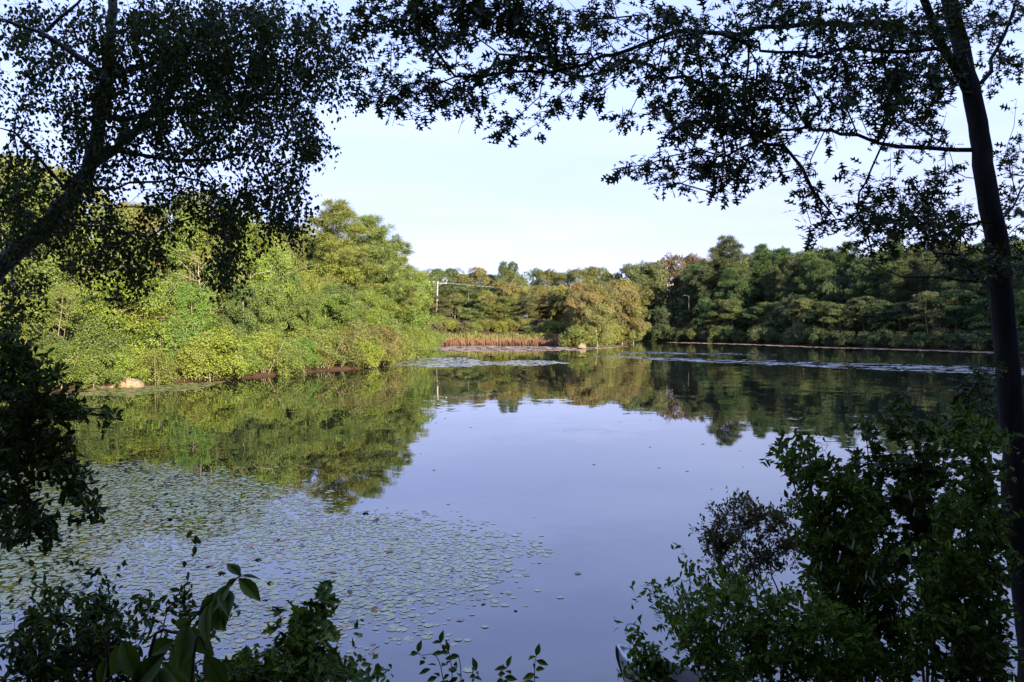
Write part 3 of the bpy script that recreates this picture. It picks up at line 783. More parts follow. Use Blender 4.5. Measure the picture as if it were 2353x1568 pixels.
for (u, v, D, k, c, z_) in ((926, 600, 90, 'leafy1', 'light green', .5), (934, 604, 95, 'tiered0', 'yellow-green', 2.), (944, 612, 99, 'leafy3', 'light green', 4.), (938, 660, 92, 'tiered2', 'light green', 1.)):
    q = P(u, v, D); pend('left', 'front', k, q[0] - .6, q[1], height_for(q[0], q[1], v), 1.0, c, z_, 'lakeside_tree', 'tree')
rq = np.random.default_rng(77)
for u in np.arange(1490, 2440, 44):                     # second line of rounder crowns closing the right-hand skyline
    uu = u + rq.uniform(-12, 12); D = np.interp(uu, [1490, 1700, 2100, 2440], [186, 170, 140, 118]) + rq.uniform(-5, 5)
    v = interp(SKY_R, uu) + rq.uniform(-4, 14); q = P(uu, v, D)
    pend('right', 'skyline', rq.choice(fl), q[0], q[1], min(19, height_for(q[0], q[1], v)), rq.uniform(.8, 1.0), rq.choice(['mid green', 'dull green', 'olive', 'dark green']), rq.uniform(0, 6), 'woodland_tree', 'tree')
for u, v, D in ((1300, 648, 136), (1335, 640, 133), (1368, 644, 131), (1400, 650, 132), (1432, 655, 133), (1455, 676, 134), (1350, 690, 124), (1395, 700, 127), (1120, 662, 150), (1185, 650, 149), (1240, 648, 146), (1275, 655, 142)):
    q = P(u, v, D)
    pend('middle', 'front', rq.choice(fl), q[0], q[1], height_for(q[0], q[1], v), rq.uniform(.85, 1.05), rq.choice(['brown olive', 'olive', 'golden', 'brown olive', 'olive']), rq.uniform(0, 6), 'lakeside_tree', 'tree')
ORD = ['', 'second ', 'third ', 'fourth ', 'fifth ', 'sixth ', 'seventh ', 'eighth ', 'ninth ', 'tenth ', 'eleventh ', 'twelfth ', 'thirteenth ', 'fourteenth ', 'fifteenth ', 'sixteenth ', 'seventeenth ', 'eighteenth ', 'nineteenth ', 'twentieth ']
LAND = {'left': [(297, 'the big boulder'), (775, 'the tall sunlit pine')], 'middle': [(1006, 'the near utility pole'), (1335, 'the rock on the point')], 'right': [(1533, 'the far utility pole'), (2300, 'the dark oak trunk')]}
BANKNAME = {'left': 'on the sunlit bank', 'middle': 'beyond the reed bed', 'right': 'on the shaded bank'}
ROWN = {'shrub': 'shore shrub', 'front': 'waterside tree', 'middle': 'half-height tree', 'skyline': 'skyline tree', 'pine': 'needle-leaved pine', 'bare': 'leafless pale dead tree', 'round': 'round-topped skyline tree', 'russet': 'rusty-topped skyline tree', 'landmark': 'tallest dark pine'}
GRPN = {'shrub': 'low shrubs', 'front': 'waterside trees', 'middle': 'half-height trees', 'skyline': 'skyline trees', 'pine': 'sunlit pines', 'bare': 'pale dead trees', 'round': None, 'russet': 'rusty-topped trees', 'landmark': None}
HIDDEN = {86, 87, 93, 115, 116, 117, 119, 118, 121, 201, 202, 230, 228, 227, 225, 256, 257, 288, 289, 296, 297, 409, 73, 77, 25, 78, 29, 81, 28, 27, 84, 82, 30, 36, 35, 85, 89, 88, 37, 42, 39, 90, 91, 43, 44, 45, 46, 92, 95, 48, 94, 56, 52, 50, 59, 60, 55, 110, 114, 120, 138, 137, 140, 139, 141, 142, 143, 144, 146, 145, 147, 148, 149, 150, 168, 169, 166, 167, 170, 171, 172, 173, 200, 209, 229, 268, 369, 371}      # trees wholly behind others: left out
TN = {}
for n_, t in enumerate(PENDING): t['n'] = n_
buckets = {}
for t in PENDING:
    lm = min(LAND[t['bank']], key=lambda q: abs(q[0] - t['u']))
    sd = 'right' if t['u'] >= lm[0] else 'left'
    buckets.setdefault((t['bank'], t['row'], lm, sd, t['cat']), []).append(t)
for (bank, row, lm, sd, cat), ts in buckets.items():
    ts.sort(key=lambda t: abs(t['u'] - lm[0]))
    k = -1
    for t in ts:
        colour = jit(GREENS[t['c']], rp) if t['c'] != 'grey' else (1, 1, 1)
        if t['n'] in HIDDEN: continue
        k += 1
        what = ROWN[row].replace('tree', 'pine') if cat == 'pine tree' and row in ('middle', 'skyline') else ROWN[row]
        cn = {'yellow pine': 'yellow-green', 'dark pine': 'dark green', 'grey': '', 'russet': 'reddish'}.get(t['c'], t['c'])
        t['label'] = (cn + ' ' + what + ' ' + BANKNAME[bank] + ', ' + ORD[min(k, 19)] + sd + ' of ' + lm[1]).strip()
        g = GRPN[row]
        grp = None if g is None else (g.replace('trees', 'pines') if cat == 'pine tree' and row in ('middle', 'skyline') else g) + ' ' + BANKNAME[bank]
        TN[len(TREES)] = t['n']; plant(t['key'], t['x'], t['y'], t['h'], t['ws'], colour, t['rz'], t['name'], t['cat'], t['label'], grp, t['sink'])

# ------------------------------------------------------------------ reeds, floating mats, rocks
def reed_bed():
    r = np.random.default_rng(3)
    mb = MB()
    n = 5200
    u = r.uniform(985, 1316, n)
    base = np.array([Wt(a, np.interp(a, [985, 1150, 1290, 1316], [793, 793, 795.3, 796.5]), 0) for a in u])
    y0 = base[:, 1].copy(); base[:, 1] += r.random(n) * 4.5 - .6
    base[:, 2] = np.maximum(gz(base[:, 0], base[:, 1]), -.05) - .05
    h = (.80 + .35 * np.clip((base[:, 1] - y0) / 4, 0, 1)) * r.uniform(.75, 1.25, n) * np.interp(u, [985, 1000, 1280, 1316], [.8, 1, 1, .7]) * (1 + .30 * vnoise(base[:, 0], base[:, 1], 1.1, 2))
    d = np.stack([r.normal(0, .12, n), r.normal(0, .12, n), np.ones(n)], -1)
    V, T, k = place((np.array([[-.03, 0, 0], [.03, 0, 0], [.06, .6, .02], [-.06, .6, -.02], [0, 1, 0]]), np.array([[0, 1, 2], [0, 2, 3], [3, 2, 4]])), base, d, r.normal(0, 1, (n, 3)), h)
    tint = np.clip((base[:, 1] - y0) / 4 + r.normal(0, .15, n), 0, 1) * .9
    ti = np.repeat(tint, k); ti = np.clip(ti + np.tile([-.05, -.05, .22, .22, .34], n), 0, 1)
    mb.add(V, T, ti)
    o = mb.build('reeds', M['reed'])
    kind(o, 'stuff'); tag(o, 'strip of reddish-brown reeds standing along the far cove', 'reeds')
reed_bed()
def poly_contains(poly, x, y):
    ins = np.zeros(x.shape, bool); n = len(poly)
    for i in range(n):
        ax, ay = poly[i]; bx, by = poly[(i + 1) % n]
        ins ^= ((ay > y) != (by > y)) & (x < (bx - ax) * (y - ay) / (by - ay + 1e-12) + ax)
    return ins
PADM = None
def pad_template(k=11):
    th = np.linspace(.22, 2 * np.pi - .22, k)
    V = np.concatenate([[[0, 0, 0]], np.stack([np.cos(th), np.sin(th), 0.0 * th], -1)])
    return V, np.array([[0, i, i + 1] for i in range(1, k)])
PAD = pad_template(); PAD6 = pad_template(7)
def flat_mat(name, poly_px, spacing, size, mat, label, cat, keep=.95, seed=1, edge=.5, tilt=.05):
    r = np.random.default_rng(seed)
    W = np.array([Wt(*p)[:2] for p in poly_px])
    lo, hi = W.min(0), W.max(0)
    X, Y = np.meshgrid(np.arange(lo[0], hi[0], spacing), np.arange(lo[1], hi[1], spacing))
    X = X.ravel() + r.uniform(-.5, .5, X.size) * spacing; Y = Y.ravel() + r.uniform(-.5, .5, Y.size) * spacing
    nx_ = X + edge * vnoise(X, Y, 1.1, 3) ; ny_ = Y + edge * 1.5 * vnoise(X, Y, .9, 8)
    ok = poly_contains(W, nx_, ny_) & (r.random(X.size) < keep) & (pond_dist(X, Y) < .3)
    X, Y = X[ok], Y[ok]; n = len(X)
    a = r.random(n) * 6.28
    up = np.stack([r.normal(0, tilt, n), r.normal(0, tilt, n), np.ones(n)], -1)
    V, T, k = place(PAD6, np.stack([X, Y, r.uniform(.003, .01, n)], -1), np.stack([np.cos(a), np.sin(a), 0 * a], -1), up, size * r.uniform(.6, 1.3, n))
    mb = MB(); mb.add(V, T, np.repeat(r.random(n), k))
    o = mb.build(name, mat); kind(o, 'stuff'); tag(o, label, cat)
flat_mat('floating_weed', [(960, 806), (985, 797), (1100, 795), (1290, 797), (1420, 793), (1445, 797), (1330, 806), (1200, 808), (1060, 809)], .55, .38, M['mat_brown'], 'brown floating weed in front of the reed bed', 'pond weed', seed=4)
flat_mat('floating_weed', [(1535, 786.5), (1700, 790.3), (1900, 797.5), (2100, 803.3), (2290, 809), (2290, 812.5), (2100, 806), (1900, 800), (1700, 792), (1535, 788)], .5, .36, M['mat_brown'], 'thin tan line of weed along the shaded shore', 'pond weed', seed=5, edge=.3)
flat_mat('floating_weed', [(170, 912), (200, 897), (330, 887), (440, 880), (520, 876), (470, 892), (380, 903), (280, 911)], .16, .12, M['mat_olive'], 'olive floating weed beside the big boulder', 'pond weed', seed=6, edge=.35)
flat_mat('lily_pads', [(900, 836), (930, 826), (1000, 822), (1070, 823), (1105, 829), (1130, 833), (1180, 829), (1250, 829), (1310, 834), (1240, 841), (1120, 839), (1060, 844), (960, 844), (910, 842)], .34, .22, M['mat_grey'], 'grey-green raft of lily pads on the middle water', 'lily pads', seed=7, keep=.9, edge=.6)

def rock(name, u, v, w, h, d, seed, label):
    r = np.random.default_rng(seed)
    c = Wt(u, v); k = 18; m = 12
    th, ph = np.meshgrid(np.arange(k) / k * 2 * np.pi, np.linspace(0, np.pi, m))
    dr = np.stack([np.sin(ph) * np.cos(th), np.sin(ph) * np.sin(th), np.cos(ph)], -1)
    dr = np.sign(dr) * np.abs(dr) ** .72
    nrm = r.normal(0, 1, (5, 3)); bump = 1 + .07 * np.sin((dr @ nrm.T) * 2.2 + r.random(5) * 6).sum(-1)
    V = dr * bump[..., None] * np.array([w / 2, d / 2, h])
    i, j = np.meshgrid(np.arange(k), np.arange(m - 1))
    i = i.ravel(); j = j.ravel(); i2 = (i + 1) % k
    Q = np.stack([j * k + i, (j + 1) * k + i, (j + 1) * k + i2, j * k + i2], -1)
    o = mesh_obj(name, V.reshape(-1, 3), Q, M['rock'], smooth=True)
    o.location = (c[0], c[1] + d * .3, -h * .12)
    tag(o, label, 'rock')
rock('boulder', 298, 891, 1.28, .50, 1.0, 1, 'big rounded tan boulder at the water edge')
rock('shore_rock', 254, 893, .42, .20, .4, 2, 'small pale rock just left of the big boulder')
rock('shore_rock', 234, 894, .36, .15, .4, 5, 'lowest small rock, outermost left of the boulder')
rock('shore_rock', 212, 896.5, .55, .10, .5, 7, 'flat pinkish rock almost awash, farthest along from the boulder')
rock('point_rock', 1337, 800, 1.2, .65, 1.0, 3, 'pinkish rock off the wooded point, beside the reeds')

# ------------------------------------------------------------------ utility poles and wires
def pole(u0, vtop, D, lean, label, half, az, transformer):
    top = P(u0, vtop, D); g = float(gz(top[0], top[1]))
    H = top[2] - g
    root = empty('utility_pole', (top[0], top[1], g)); root.rotation_euler = (0, lean, az)
    mb = MB(); mb.add(*tube([(0, 0, -.5), (0, 0, H * .5), (0, 0, H)], [.19, .16, .12], 10)); mb.build('shaft', M['pole_wood'], root, smooth=True)
    mb = MB(); mb.add(*box((0, .17, H - .35), (half * 2, .09, .10))); ca = mb.build('crossarm', M['pole_wood'], root)
    ends = []
    for x in (-half * .92, -half * .45, half * .92):
        mb = MB(); mb.add(*tube([(x, .17, H - .29), (x, .17, H - .18), (x, .17, H - .05)], [.06, .09, .05], 8)); mb.build('insulator', M['porcelain'], root)
        ends.append(Matrix.Translation(root.location) @ root.rotation_euler.to_matrix().to_4x4() @ Vector((x, .17, H - .05)))
    for s in (-1, 1):
        mb = MB(); mb.add(*tube([(s * half * .5, .14, H - .42), (0, .13, H - 1.0)], .025, 5)); mb.build('brace', M['grey_metal'], root)
    if transformer:
        mb = MB(); mb.add(*tube([(.42, 0, H - 2.3), (.42, 0, H - 1.45)], [.26, .26], 12)); mb.add(*box((.2, 0, H - 1.8), (.2, .08, .5)))
        mb.build('transformer', M['grey_metal'], root)
    tag(root, label, 'utility pole', 'utility poles')
    return ends
e1 = pole(1002, 647, 154, 0.045, 'pale wooden utility pole behind the reed bed', 1.8, 0.1, False)
e2 = pole(1533, 652, 185, 0.0, 'grey utility pole with transformer before the dark woods', 1.5, -0.25, True)
for k in range(3):
    t = np.linspace(0, 1, 24)[:, None]
    a, b = np.array(e1[k]), np.array(e2[k])
    pts = a + (b - a) * t; pts[:, 2] -= 1.5 * 4 * (t * (1 - t))[:, 0]
    mb = MB(); mb.add(*tube(pts, .017, 5)); o = mb.build('power_line', M['wire'])
    tag(o, ['upper', 'inner', 'outer'][k] + ' wire strung between the two utility poles', 'power line', 'power lines over the cove')
def street_lamp():
    q = P(1583, 680, 152); g = float(gz(q[0], q[1])); H = q[2] - g
    root = empty('street_lamp', (q[0], q[1], g))
    mb = MB(); mb.add(*tube([(0, 0, -.3), (0, 0, H)], [.05, .035], 8)); mb.build('post', M['lamp_metal'], root)
    mb = MB(); mb.add(*tube(smooth_line([(0, 0, H - .3), (-.3, 0, H + .04), (-.75, 0, H + .10)], 8), .022, 6)); mb.build('arm', M['lamp_metal'], root)
    mb = MB(); mb.add(*box((-.92, 0, H + .08), (.36, .15, .08))); mb.build('lamp_head', M['lamp_metal'], root)
    tag(root, 'small grey street lamp among the dark trees', 'street lamp')
street_lamp()

# ------------------------------------------------------------------ lily pads close by
def near_pads():
    r = np.random.default_rng(17)
    poly_px = [(-120, 1120), (20, 1085), (120, 1072), (250, 1068), (420, 1076), (520, 1096), (640, 1112), (720, 1150), (800, 1182), (880, 1186), (970, 1190), (1060, 1204), (1130, 1222), (1185, 1250), (1170, 1300), (1140, 1345), (1085, 1385), (1020, 1425), (940, 1462), (840, 1492), (780, 1520), (600, 1520), (380, 1500), (0, 1490), (-140, 1490)]
    W = np.array([Wt(*p)[:2] for p in poly_px])
    lo, hi = W.min(0) - 1, W.max(0) + 1
    sp = .082
    X, Y = np.meshgrid(np.arange(lo[0], hi[0], sp), np.arange(lo[1], hi[1], sp))
    X = X.ravel() + r.uniform(-.5, .5, X.size) * sp; Y = Y.ravel() + r.uniform(-.5, .5, Y.size) * sp
    ex = X + .45 * vnoise(X, Y, 2.1, 1) + r.normal(0, .38, X.size); ey = Y + .5 * vnoise(X, Y, 1.7, 5) + r.normal(0, .42, X.size)
    u, v = pix(np.stack([X, Y, 0 * X], -1))
    dens = .92 + .35 * vnoise(X, Y, 1.3, 9)
    dens -= .55 * np.exp(-((u - 640) / 150) ** 2 - ((v - 1312) / 18) ** 2) + .5 * np.exp(-((u - 420) / 130) ** 2 - ((v - 1420) / 45) ** 2)
    dens -= .30 * np.clip((v - 1400) / 100, 0, 1)
    ok = poly_contains(W, ex, ey) & (r.random(X.size) < dens) & (pond_dist(X, Y) < -.1)
    X, Y, u, v = X[ok], Y[ok], u[ok], v[ok]; n = len(X)
    size = .025 + .044 * r.random(n) ** 2.0; tint = r.random(n) * .86; rare = r.random(n); tint = np.where(rare > .89, r.uniform(.84, 1, n), tint)
    tilt = np.where(rare > .988, .4, .015)
    a = r.random(n) * 6.28
    up = np.stack([r.normal(0, 1, n) * tilt, r.normal(0, 1, n) * tilt, np.ones(n)], -1)
    z = r.uniform(.002, .007, n) + np.where(rare > .985, .02, 0)
    vis = (u > 60) & (u < 1260) & (v < 1500) & ~((u < 760) & (v > 1330))
    score = np.where(vis, Y, 99)
    near = np.argsort(score)[:300]
    isn = np.zeros(n, bool); isn[near] = True
    def put(idx):
        return place(PAD, np.stack([X, Y, z], -1)[idx], np.stack([np.cos(a), np.sin(a), 0 * a], -1)[idx], up[idx], size[idx])
    V, T, k = put(np.where(~isn)[0])
    mb = MB(); mb.add(V, T, np.repeat(tint[~isn], k)); o = mb.build('lily_pads', M['pad'])
    kind(o, 'stuff'); tag(o, 'broad field of small lily pads on the near water', 'lily pads')
    # nearest pads are things of their own; a few shared shapes
    protos = []
    for q in range(24):
        V, T = PAD[0] * np.array([1, r.uniform(.85, 1.1), 1]), PAD[1]
        t = [.05, .15, .25, .35, .45, .5, .55, .6, .65, .7, .3, .4, .2, .1, .48, .58, .68, .72, .8, .84, .88, .91, .95, .99][q]
        protos.append(mesh_obj('lily_pad', V, T, M['pad'], tint=np.full(len(V), t), link=False))
    order = [.05, .15, .25, .35, .45, .5, .55, .6, .65, .7, .3, .4, .2, .1, .48, .58, .68, .72, .8, .84, .88, .91, .95, .99]
    for i in near:
        q = int(np.argmin(np.abs(np.array(order) - tint[i]) + r.random(24) * .03))
        o = protos[q].copy(); COL.objects.link(o)
        R = Matrix.Rotation(a[i], 3, 'Z')
        nrm = Vector(up[i]).normalized()
        rot = Vector((0, 0, 1)).rotation_difference(nrm).to_matrix() @ R
        o.rotation_euler = rot.to_euler(); o.scale = (size[i],) * 3; o.location = (X[i], Y[i], z[i])
        brown = tint[i] > .87
        tag(o, 'reddish-brown lily pad among green ones on near water' if brown else 'small round grey-green lily pad floating on near water', 'lily pad', 'reddish lily pads' if brown else 'near lily pads')
near_pads()
flat_mat('floating_leaves', [(860, 905), (1500, 900), (2050, 900), (1950, 1080), (1500, 1250), (1400, 1450), (1250, 1500), (1150, 1250), (860, 1150)], 1.5, .045, M['mat_brown'], 'scattered dead leaves and specks drifting on the open water', 'leaves', seed=14, keep=.22, edge=.6)
flat_mat('lily_pads', [(800, 1130), (1000, 1140), (1200, 1190), (1300, 1250), (1260, 1340), (1150, 1440), (1000, 1500), (900, 1400), (900, 1200)], .35, .05, M['pad'], 'stray lily pads loose on the open water beyond the field', 'lily pads', seed=12, keep=.10, edge=.3, tilt=.01)
for k, (u, v) in enumerate([(1040, 1309), (620, 1222)]):
    r_ = np.random.default_rng(50 + k); c = Wt(u, v)
    root = empty('water_lily', (c[0], c[1], .012))
    for ring, (n_, tl, L) in enumerate([(9, .55, .045), (7, 1.1, .040)]):
        aa = np.arange(n_) / n_ * 6.283 + ring * .4
        leaf_mesh('petals', [(OVAL, np.zeros((n_, 3)), np.stack([np.cos(aa), np.sin(aa), tl + 0 * aa], -1), np.stack([-np.cos(aa) * .5, -np.sin(aa) * .5, 1 + 0 * aa], -1), np.full(n_, L))], M['petal'], root, r_)
    tag(root, ['white water lily flower in the field of pads, nearer the open water', 'white water lily flower in the middle of the pad field'][k], 'flower', 'white water lilies')

# ------------------------------------------------------------------ woods outside the frame (they shade the near bank and the far right shore)
def woodland(name, n, sampler, label, size=(.3, .6), seed=1):
    r = np.random.default_rng(seed)
    pos = sampler(r, n)
    m = len(pos)
    V, T, k = place(OVAL, pos, r.normal(0, 1, (m, 3)), r.normal(0, 1, (m, 3)) + np.array([0, 0, .7]), r.uniform(*size, m))
    mb = MB(); mb.add(V, T, np.repeat(r.random(m), k))
    o = mb.build(name, M['wood_mass']); kind(o, 'stuff'); tag(o, label, 'woodland')
def behind(r, n):
    x = r.uniform(-34, 40, n); y = r.uniform(-16, -2.5, n); z = r.random(n)
    top = 13.0 + 0.6 * vnoise(x, y, .5, 3)
    zz = gz(x, y) + .3 + z * (top - .3)
    return np.stack([x, y, zz], -1)
woodland('woodland', 130000, behind, 'dense leafy woodland on the near bank behind the viewpoint', (.4, .8), seed=2)
def right_wood(r, n):
    x = r.uniform(20, 130, n); y = r.uniform(-5, 105, n)
    d = pond_dist(x, y); ok = (d > .8) & (d < 24) & (x > .72 * y + 3)
    x, y, d = x[ok], y[ok], d[ok]
    top = np.clip(6 + d * 1.2, 6, np.where(x > 50, 20, 14)) + 2.0 * vnoise(x, y, .22, 1)
    z = gz(x, y) + r.random(len(x)) * top
    return np.stack([x, y, z], -1)
def inner_wood(r, n):
    x = r.uniform(-75, 110, n); y = r.uniform(25, 215, n)
    d = pond_dist(x, y); left = (x < -8) & (y < 112)
    ok = np.where(left, (d > 4.5) & (d < 26), (d > np.where((x > -30) & (x < 34) & (y > 112), 30, 7)) & (d < 75) & (y > 85)) & (np.abs(x) < .80 * y + 12)
    x, y, d, left = x[ok], y[ok], d[ok], left[ok]
    top = np.where(left, 3.0 + .25 * d, 4.0 + .08 * d) * (1 + .3 * vnoise(x, y, .3, 2))
    return np.stack([x, y, gz(x, y) + r.random(len(x)) ** .8 * top], -1)
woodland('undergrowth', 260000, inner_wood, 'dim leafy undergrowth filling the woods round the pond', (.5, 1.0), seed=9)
def left_wood(r, n):
    x = r.uniform(-75, -12, n); y = r.uniform(4, 52, n)
    d = pond_dist(x, y); ok = (d > .4) & (d < 22) & (x < -.70 * y - 1.5)
    x, y, d = x[ok], y[ok], d[ok]
    top = np.clip(2.5 + d * 1.1, 2, 13) + 1.5 * vnoise(x, y, .35, 4)
    return np.stack([x, y, gz(x, y) + r.random(len(x)) * np.maximum(top, 1)], -1)
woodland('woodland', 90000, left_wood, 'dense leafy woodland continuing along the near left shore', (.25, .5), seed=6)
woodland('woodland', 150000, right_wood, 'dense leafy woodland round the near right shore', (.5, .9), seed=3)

# ------------------------------------------------------------------ foreground trees
def cluster_leaves(tips, prev, kind_, r):
    """leaf batches round twig ends"""
    n = len(tips); tw = norm(tips - prev)
    if kind_ == 'oak':
        m = 9
        f = r.random((n, m, 1))
        pos = tips[:, None] - tw[:, None] * f * .26 + r.normal(0, .035, (n, m, 3))
        side = r.normal(0, 1, (n, m, 3)); side[..., 2] *= .55
        d = norm(tw[:, None] * .7 + norm(side) * 1.0 + np.array([0, 0, -.28]))
        pos = pos + d * .025
        up = np.array([0, 0, 1.]) + r.normal(0, .55, (n, m, 3))
        return [(OAK, pos.reshape(-1, 3), d.reshape(-1, 3), up.reshape(-1, 3), r.uniform(.050, .125, n * m))]
    if kind_ == 'birch':
        m = 23
        L = r.uniform(.08, .34, (n, 1, 1)); f = np.sort(r.random((n, m, 1)), 1)
        drift = norm(np.stack([r.normal(0, 1, n), r.normal(0, 1, n), 0 * r.random(n)], -1))[:, None] * .25
        pos = tips[:, None] + (np.array([0, 0, -1.]) + drift * (1 - f * .5)) * f * L + r.normal(0, .04, (n, m, 3))
        d = r.normal(0, .55, (n, m, 3)) + np.array([0, 0, -.75])
        up = r.normal(0, 1, (n, m, 3)) + np.array([0, 0, .2])
        return [(BIRCH, pos.reshape(-1, 3), d.reshape(-1, 3), up.reshape(-1, 3), r.uniform(.026, .050, n * m))]
    tm, m, s0, s1, spread, ln = {'briar': (OVAL, 20, .022, .046, 1.0, .28), 'tupelo': (OBOV, 13, .05, .085, 1.0, .20), 'shrub': (OVAL, 17, .036, .066, 1.0, .24), 'maple': (MAPLE, 8, .05, .085, 1.0, .2), 'small': (OBOV, 22, .025, .045, 1.0, .18), 'bright': (OBOV, 15, .036, .062, 1.0, .24)}[kind_]
    f = r.random((n, m, 1))
    pos = tips[:, None] - tw[:, None] * f * ln + r.normal(0, .012, (n, m, 3))
    side = r.normal(0, 1, (n, m, 3))
    d = norm(tw[:, None] * .65 + norm(side) * spread + np.array([0, 0, .05]))
    up = np.array([0, 0, 1.]) + r.normal(0, .5, (n, m, 3))
    return [(tm, pos.reshape(-1, 3), d.reshape(-1, 3), up.reshape(-1, 3), r.uniform(s0, s1, n * m))]
def grow(name, label, cat, base, limbs, blobs, dens, drange, leafkind, leafmat, barkmat, tip=.0035, seed=0, trunk_n=30, bias=.25, step=.16, rmax=.03, sag=.06, dead=0, extra=None, group=None, woodname='trunk', crownname='crown'):
    """limbs: (frame polyline [(u,v,D)...], r0, r1, parent index or None); first limb is the trunk"""
    r = np.random.default_rng(seed)
    sk = Skel()
    thick = []
    for k, (pl, r0, r1, par) in enumerate(limbs):
        pts = np.array([P(*q) if len(q) == 3 else np.array(q[:3]) for q in pl])
        L = np.linalg.norm(np.diff(pts, axis=0), axis=1).sum()
        n = max(4, int(L / .18))
        pts = smooth_line(pts, n)
        pts[1:] += r.normal(0, .008 + .012 * (k > 0), (n - 1, 3))
        pid = -1
        if par is not None:
            pid = sk.nearest(pts[0])
        sk.line(pts, pid, np.linspace(r0, r1, n))
    at = blob_points(blobs, dens, drange, r)
    d0 = np.array([np.sqrt(((sk.p[:sk.n] - q) ** 2).sum(1)).min() for q in at])
    tips = []; prevs = []
    for k in np.argsort(d0):
        e = sk.join(at[k], bias, step, sag, r)
        tips.append(sk.p[e].copy()); prevs.append(sk.p[sk.par[e]].copy())
    for k in range(dead):
        q = at[r.integers(len(at))] + r.normal(0, .14, 3)
        sk.join(q, bias, step, sag, r)
    rad = sk.radii(tip, .45, rmax)
    root = empty(name, tuple(base))
    inv = -np.array(base)
    sk.p[:sk.n] += inv
    mb = MB(); sk.wood(rad, mb, 12)
    mb.build(woodname, M[barkmat], root, smooth=True)
    tips = np.array(tips) + inv; prevs = np.array(prevs) + inv
    leaf_mesh(crownname, cluster_leaves(tips, prevs, leafkind, r), M[leafmat], root, r)
    tag(root, label, cat, group)
    if extra: extra(root, tips, inv, r)
    return root

# the oak that frames the view on the right
oak_trunk = [(2372, 1500, 6.9), (2340, 1240, 6.9), (2326, 1000, 6.9), (2308, 760, 7.0), (2290, 560, 7.0), (2268, 430, 7.0), (2248, 300, 7.1), (2228, 190, 7.1), (2195, 60, 7.2), (2160, -80, 7.2), (2130, -260, 7.2)]
b = P(2372, 1500, 6.9); ob = np.array([b[0], b[1], float(gz(b[0], b[1])) - .15])
oak_limbs = [
    ([(*ob, 0)] + oak_trunk, .118, .062, None),
    ([(2236, 240, 7.1), (2185, 130, 7.0), (2140, 60, 6.9), (2110, -40, 6.8), (2080, -200, 6.8)], 0.0435, 0.0280, 0),
    ([(2150, 75, 6.9), (2050, 55, 6.8), (1948, 56, 6.7), (1828, 56, 6.6), (1702, 75, 6.4), (1600, 66, 6.3), (1449, 116, 6.1), (1344, 151, 6.0), (1203, 164, 5.9), (1112, 169, 5.9), (1027, 186, 5.8), (943, 199, 5.8), (850, 212, 5.8)], 0.0261, 0.0042, 0),
    ([(2215, 140, 7.1), (2152, 113, 6.8), (2040, 116, 6.6), (1948, 114, 6.4), (1877, 127, 6.2), (1828, 123, 6.1), (1751, 102, 6.0), (1695, 84, 5.9), (1600, 70, 5.8), (1500, 100, 5.7), (1420, 140, 5.7)], 0.0203, 0.0042, 0),
    ([(2252, 345, 7.1), (2141, 338, 7.0), (2018, 332, 6.9), (1941, 310, 6.8), (1895, 299, 6.7), (1842, 292, 6.7), (1772, 310, 6.6), (1702, 341, 6.5), (1596, 352, 6.4), (1480, 375, 6.4), (1415, 392, 6.3)], 0.0209, 0.0035, 0),
    ([(2282, 512, 7.0), (2194, 520, 6.7), (2088, 513, 6.6), (1990, 500, 6.5), (1880, 520, 6.4)], 0.0128, 0.0035, 0),
    ([(2296, 655, 7.0), (2222, 650, 6.7), (2176, 634, 6.6), (2106, 636, 6.5), (2053, 622, 6.4), (2005, 606, 6.4)], 0.0093, 0.0028, 0),
    ([(2150, 640, 6.6), (2110, 660, 6.5), (2060, 662, 6.5), (2030, 650, 6.4)], 0.0046, 0.0021, 0),
    ([(2255, 190, 7.1), (2290, 130, 7.3), (2317, 53, 7.5), (2345, -60, 7.6)], 0.0203, 0.0105, 0),
    ([(2110, -40, 6.8), (1900, -40, 6.3), (1600, -60, 5.8), (1300, -40, 5.4), (1100, 0, 5.3), (950, 30, 5.2), (840, 55, 5.2)], 0.0290, 0.0042, 0),
    ([(2316, 880, 6.9), (2280, 870, 6.6), (2230, 890, 6.4), (2200, 905, 6.3)], 0.0070, 0.0021, 0),
    ([(2290, 560, 7.0), (2330, 470, 7.3), (2380, 380, 7.6)], 0.0145, 0.0084, 0)]
oak_limbs += [
    ([(1250, 160, 5.95), (1240, 215, 5.95), (1200, 262, 5.95), (1165, 288, 5.95)], .006, .003, 0), ([(1330, 152, 6.0), (1295, 215, 6.0), (1268, 252, 6.0)], .006, .003, 0),
    ([(1470, 110, 6.1), (1430, 170, 6.0), (1368, 215, 6.0)], .007, .003, 0), ([(1530, 90, 5.8), (1480, 200, 5.9), (1435, 262, 6.0)], .007, .003, 0),
    ([(1600, 70, 6.2), (1620, 180, 6.1), (1600, 290, 6.1), (1560, 380, 6.2)], .010, .003, 0), ([(1720, 75, 6.4), (1720, 200, 6.3), (1690, 330, 6.3), (1660, 420, 6.3)], .010, .003, 0),
    ([(1860, 60, 6.6), (1850, 180, 6.5), (1860, 260, 6.5)], .009, .003, 0), ([(1990, 60, 6.7), (2010, 180, 6.6), (2050, 290, 6.6)], .010, .003, 0),
    ([(1895, 300, 6.7), (1860, 380, 6.6), (1872, 440, 6.6)], .007, .003, 0), ([(2120, 515, 6.6), (2060, 460, 6.6), (2000, 430, 6.6)], .008, .003, 0)]
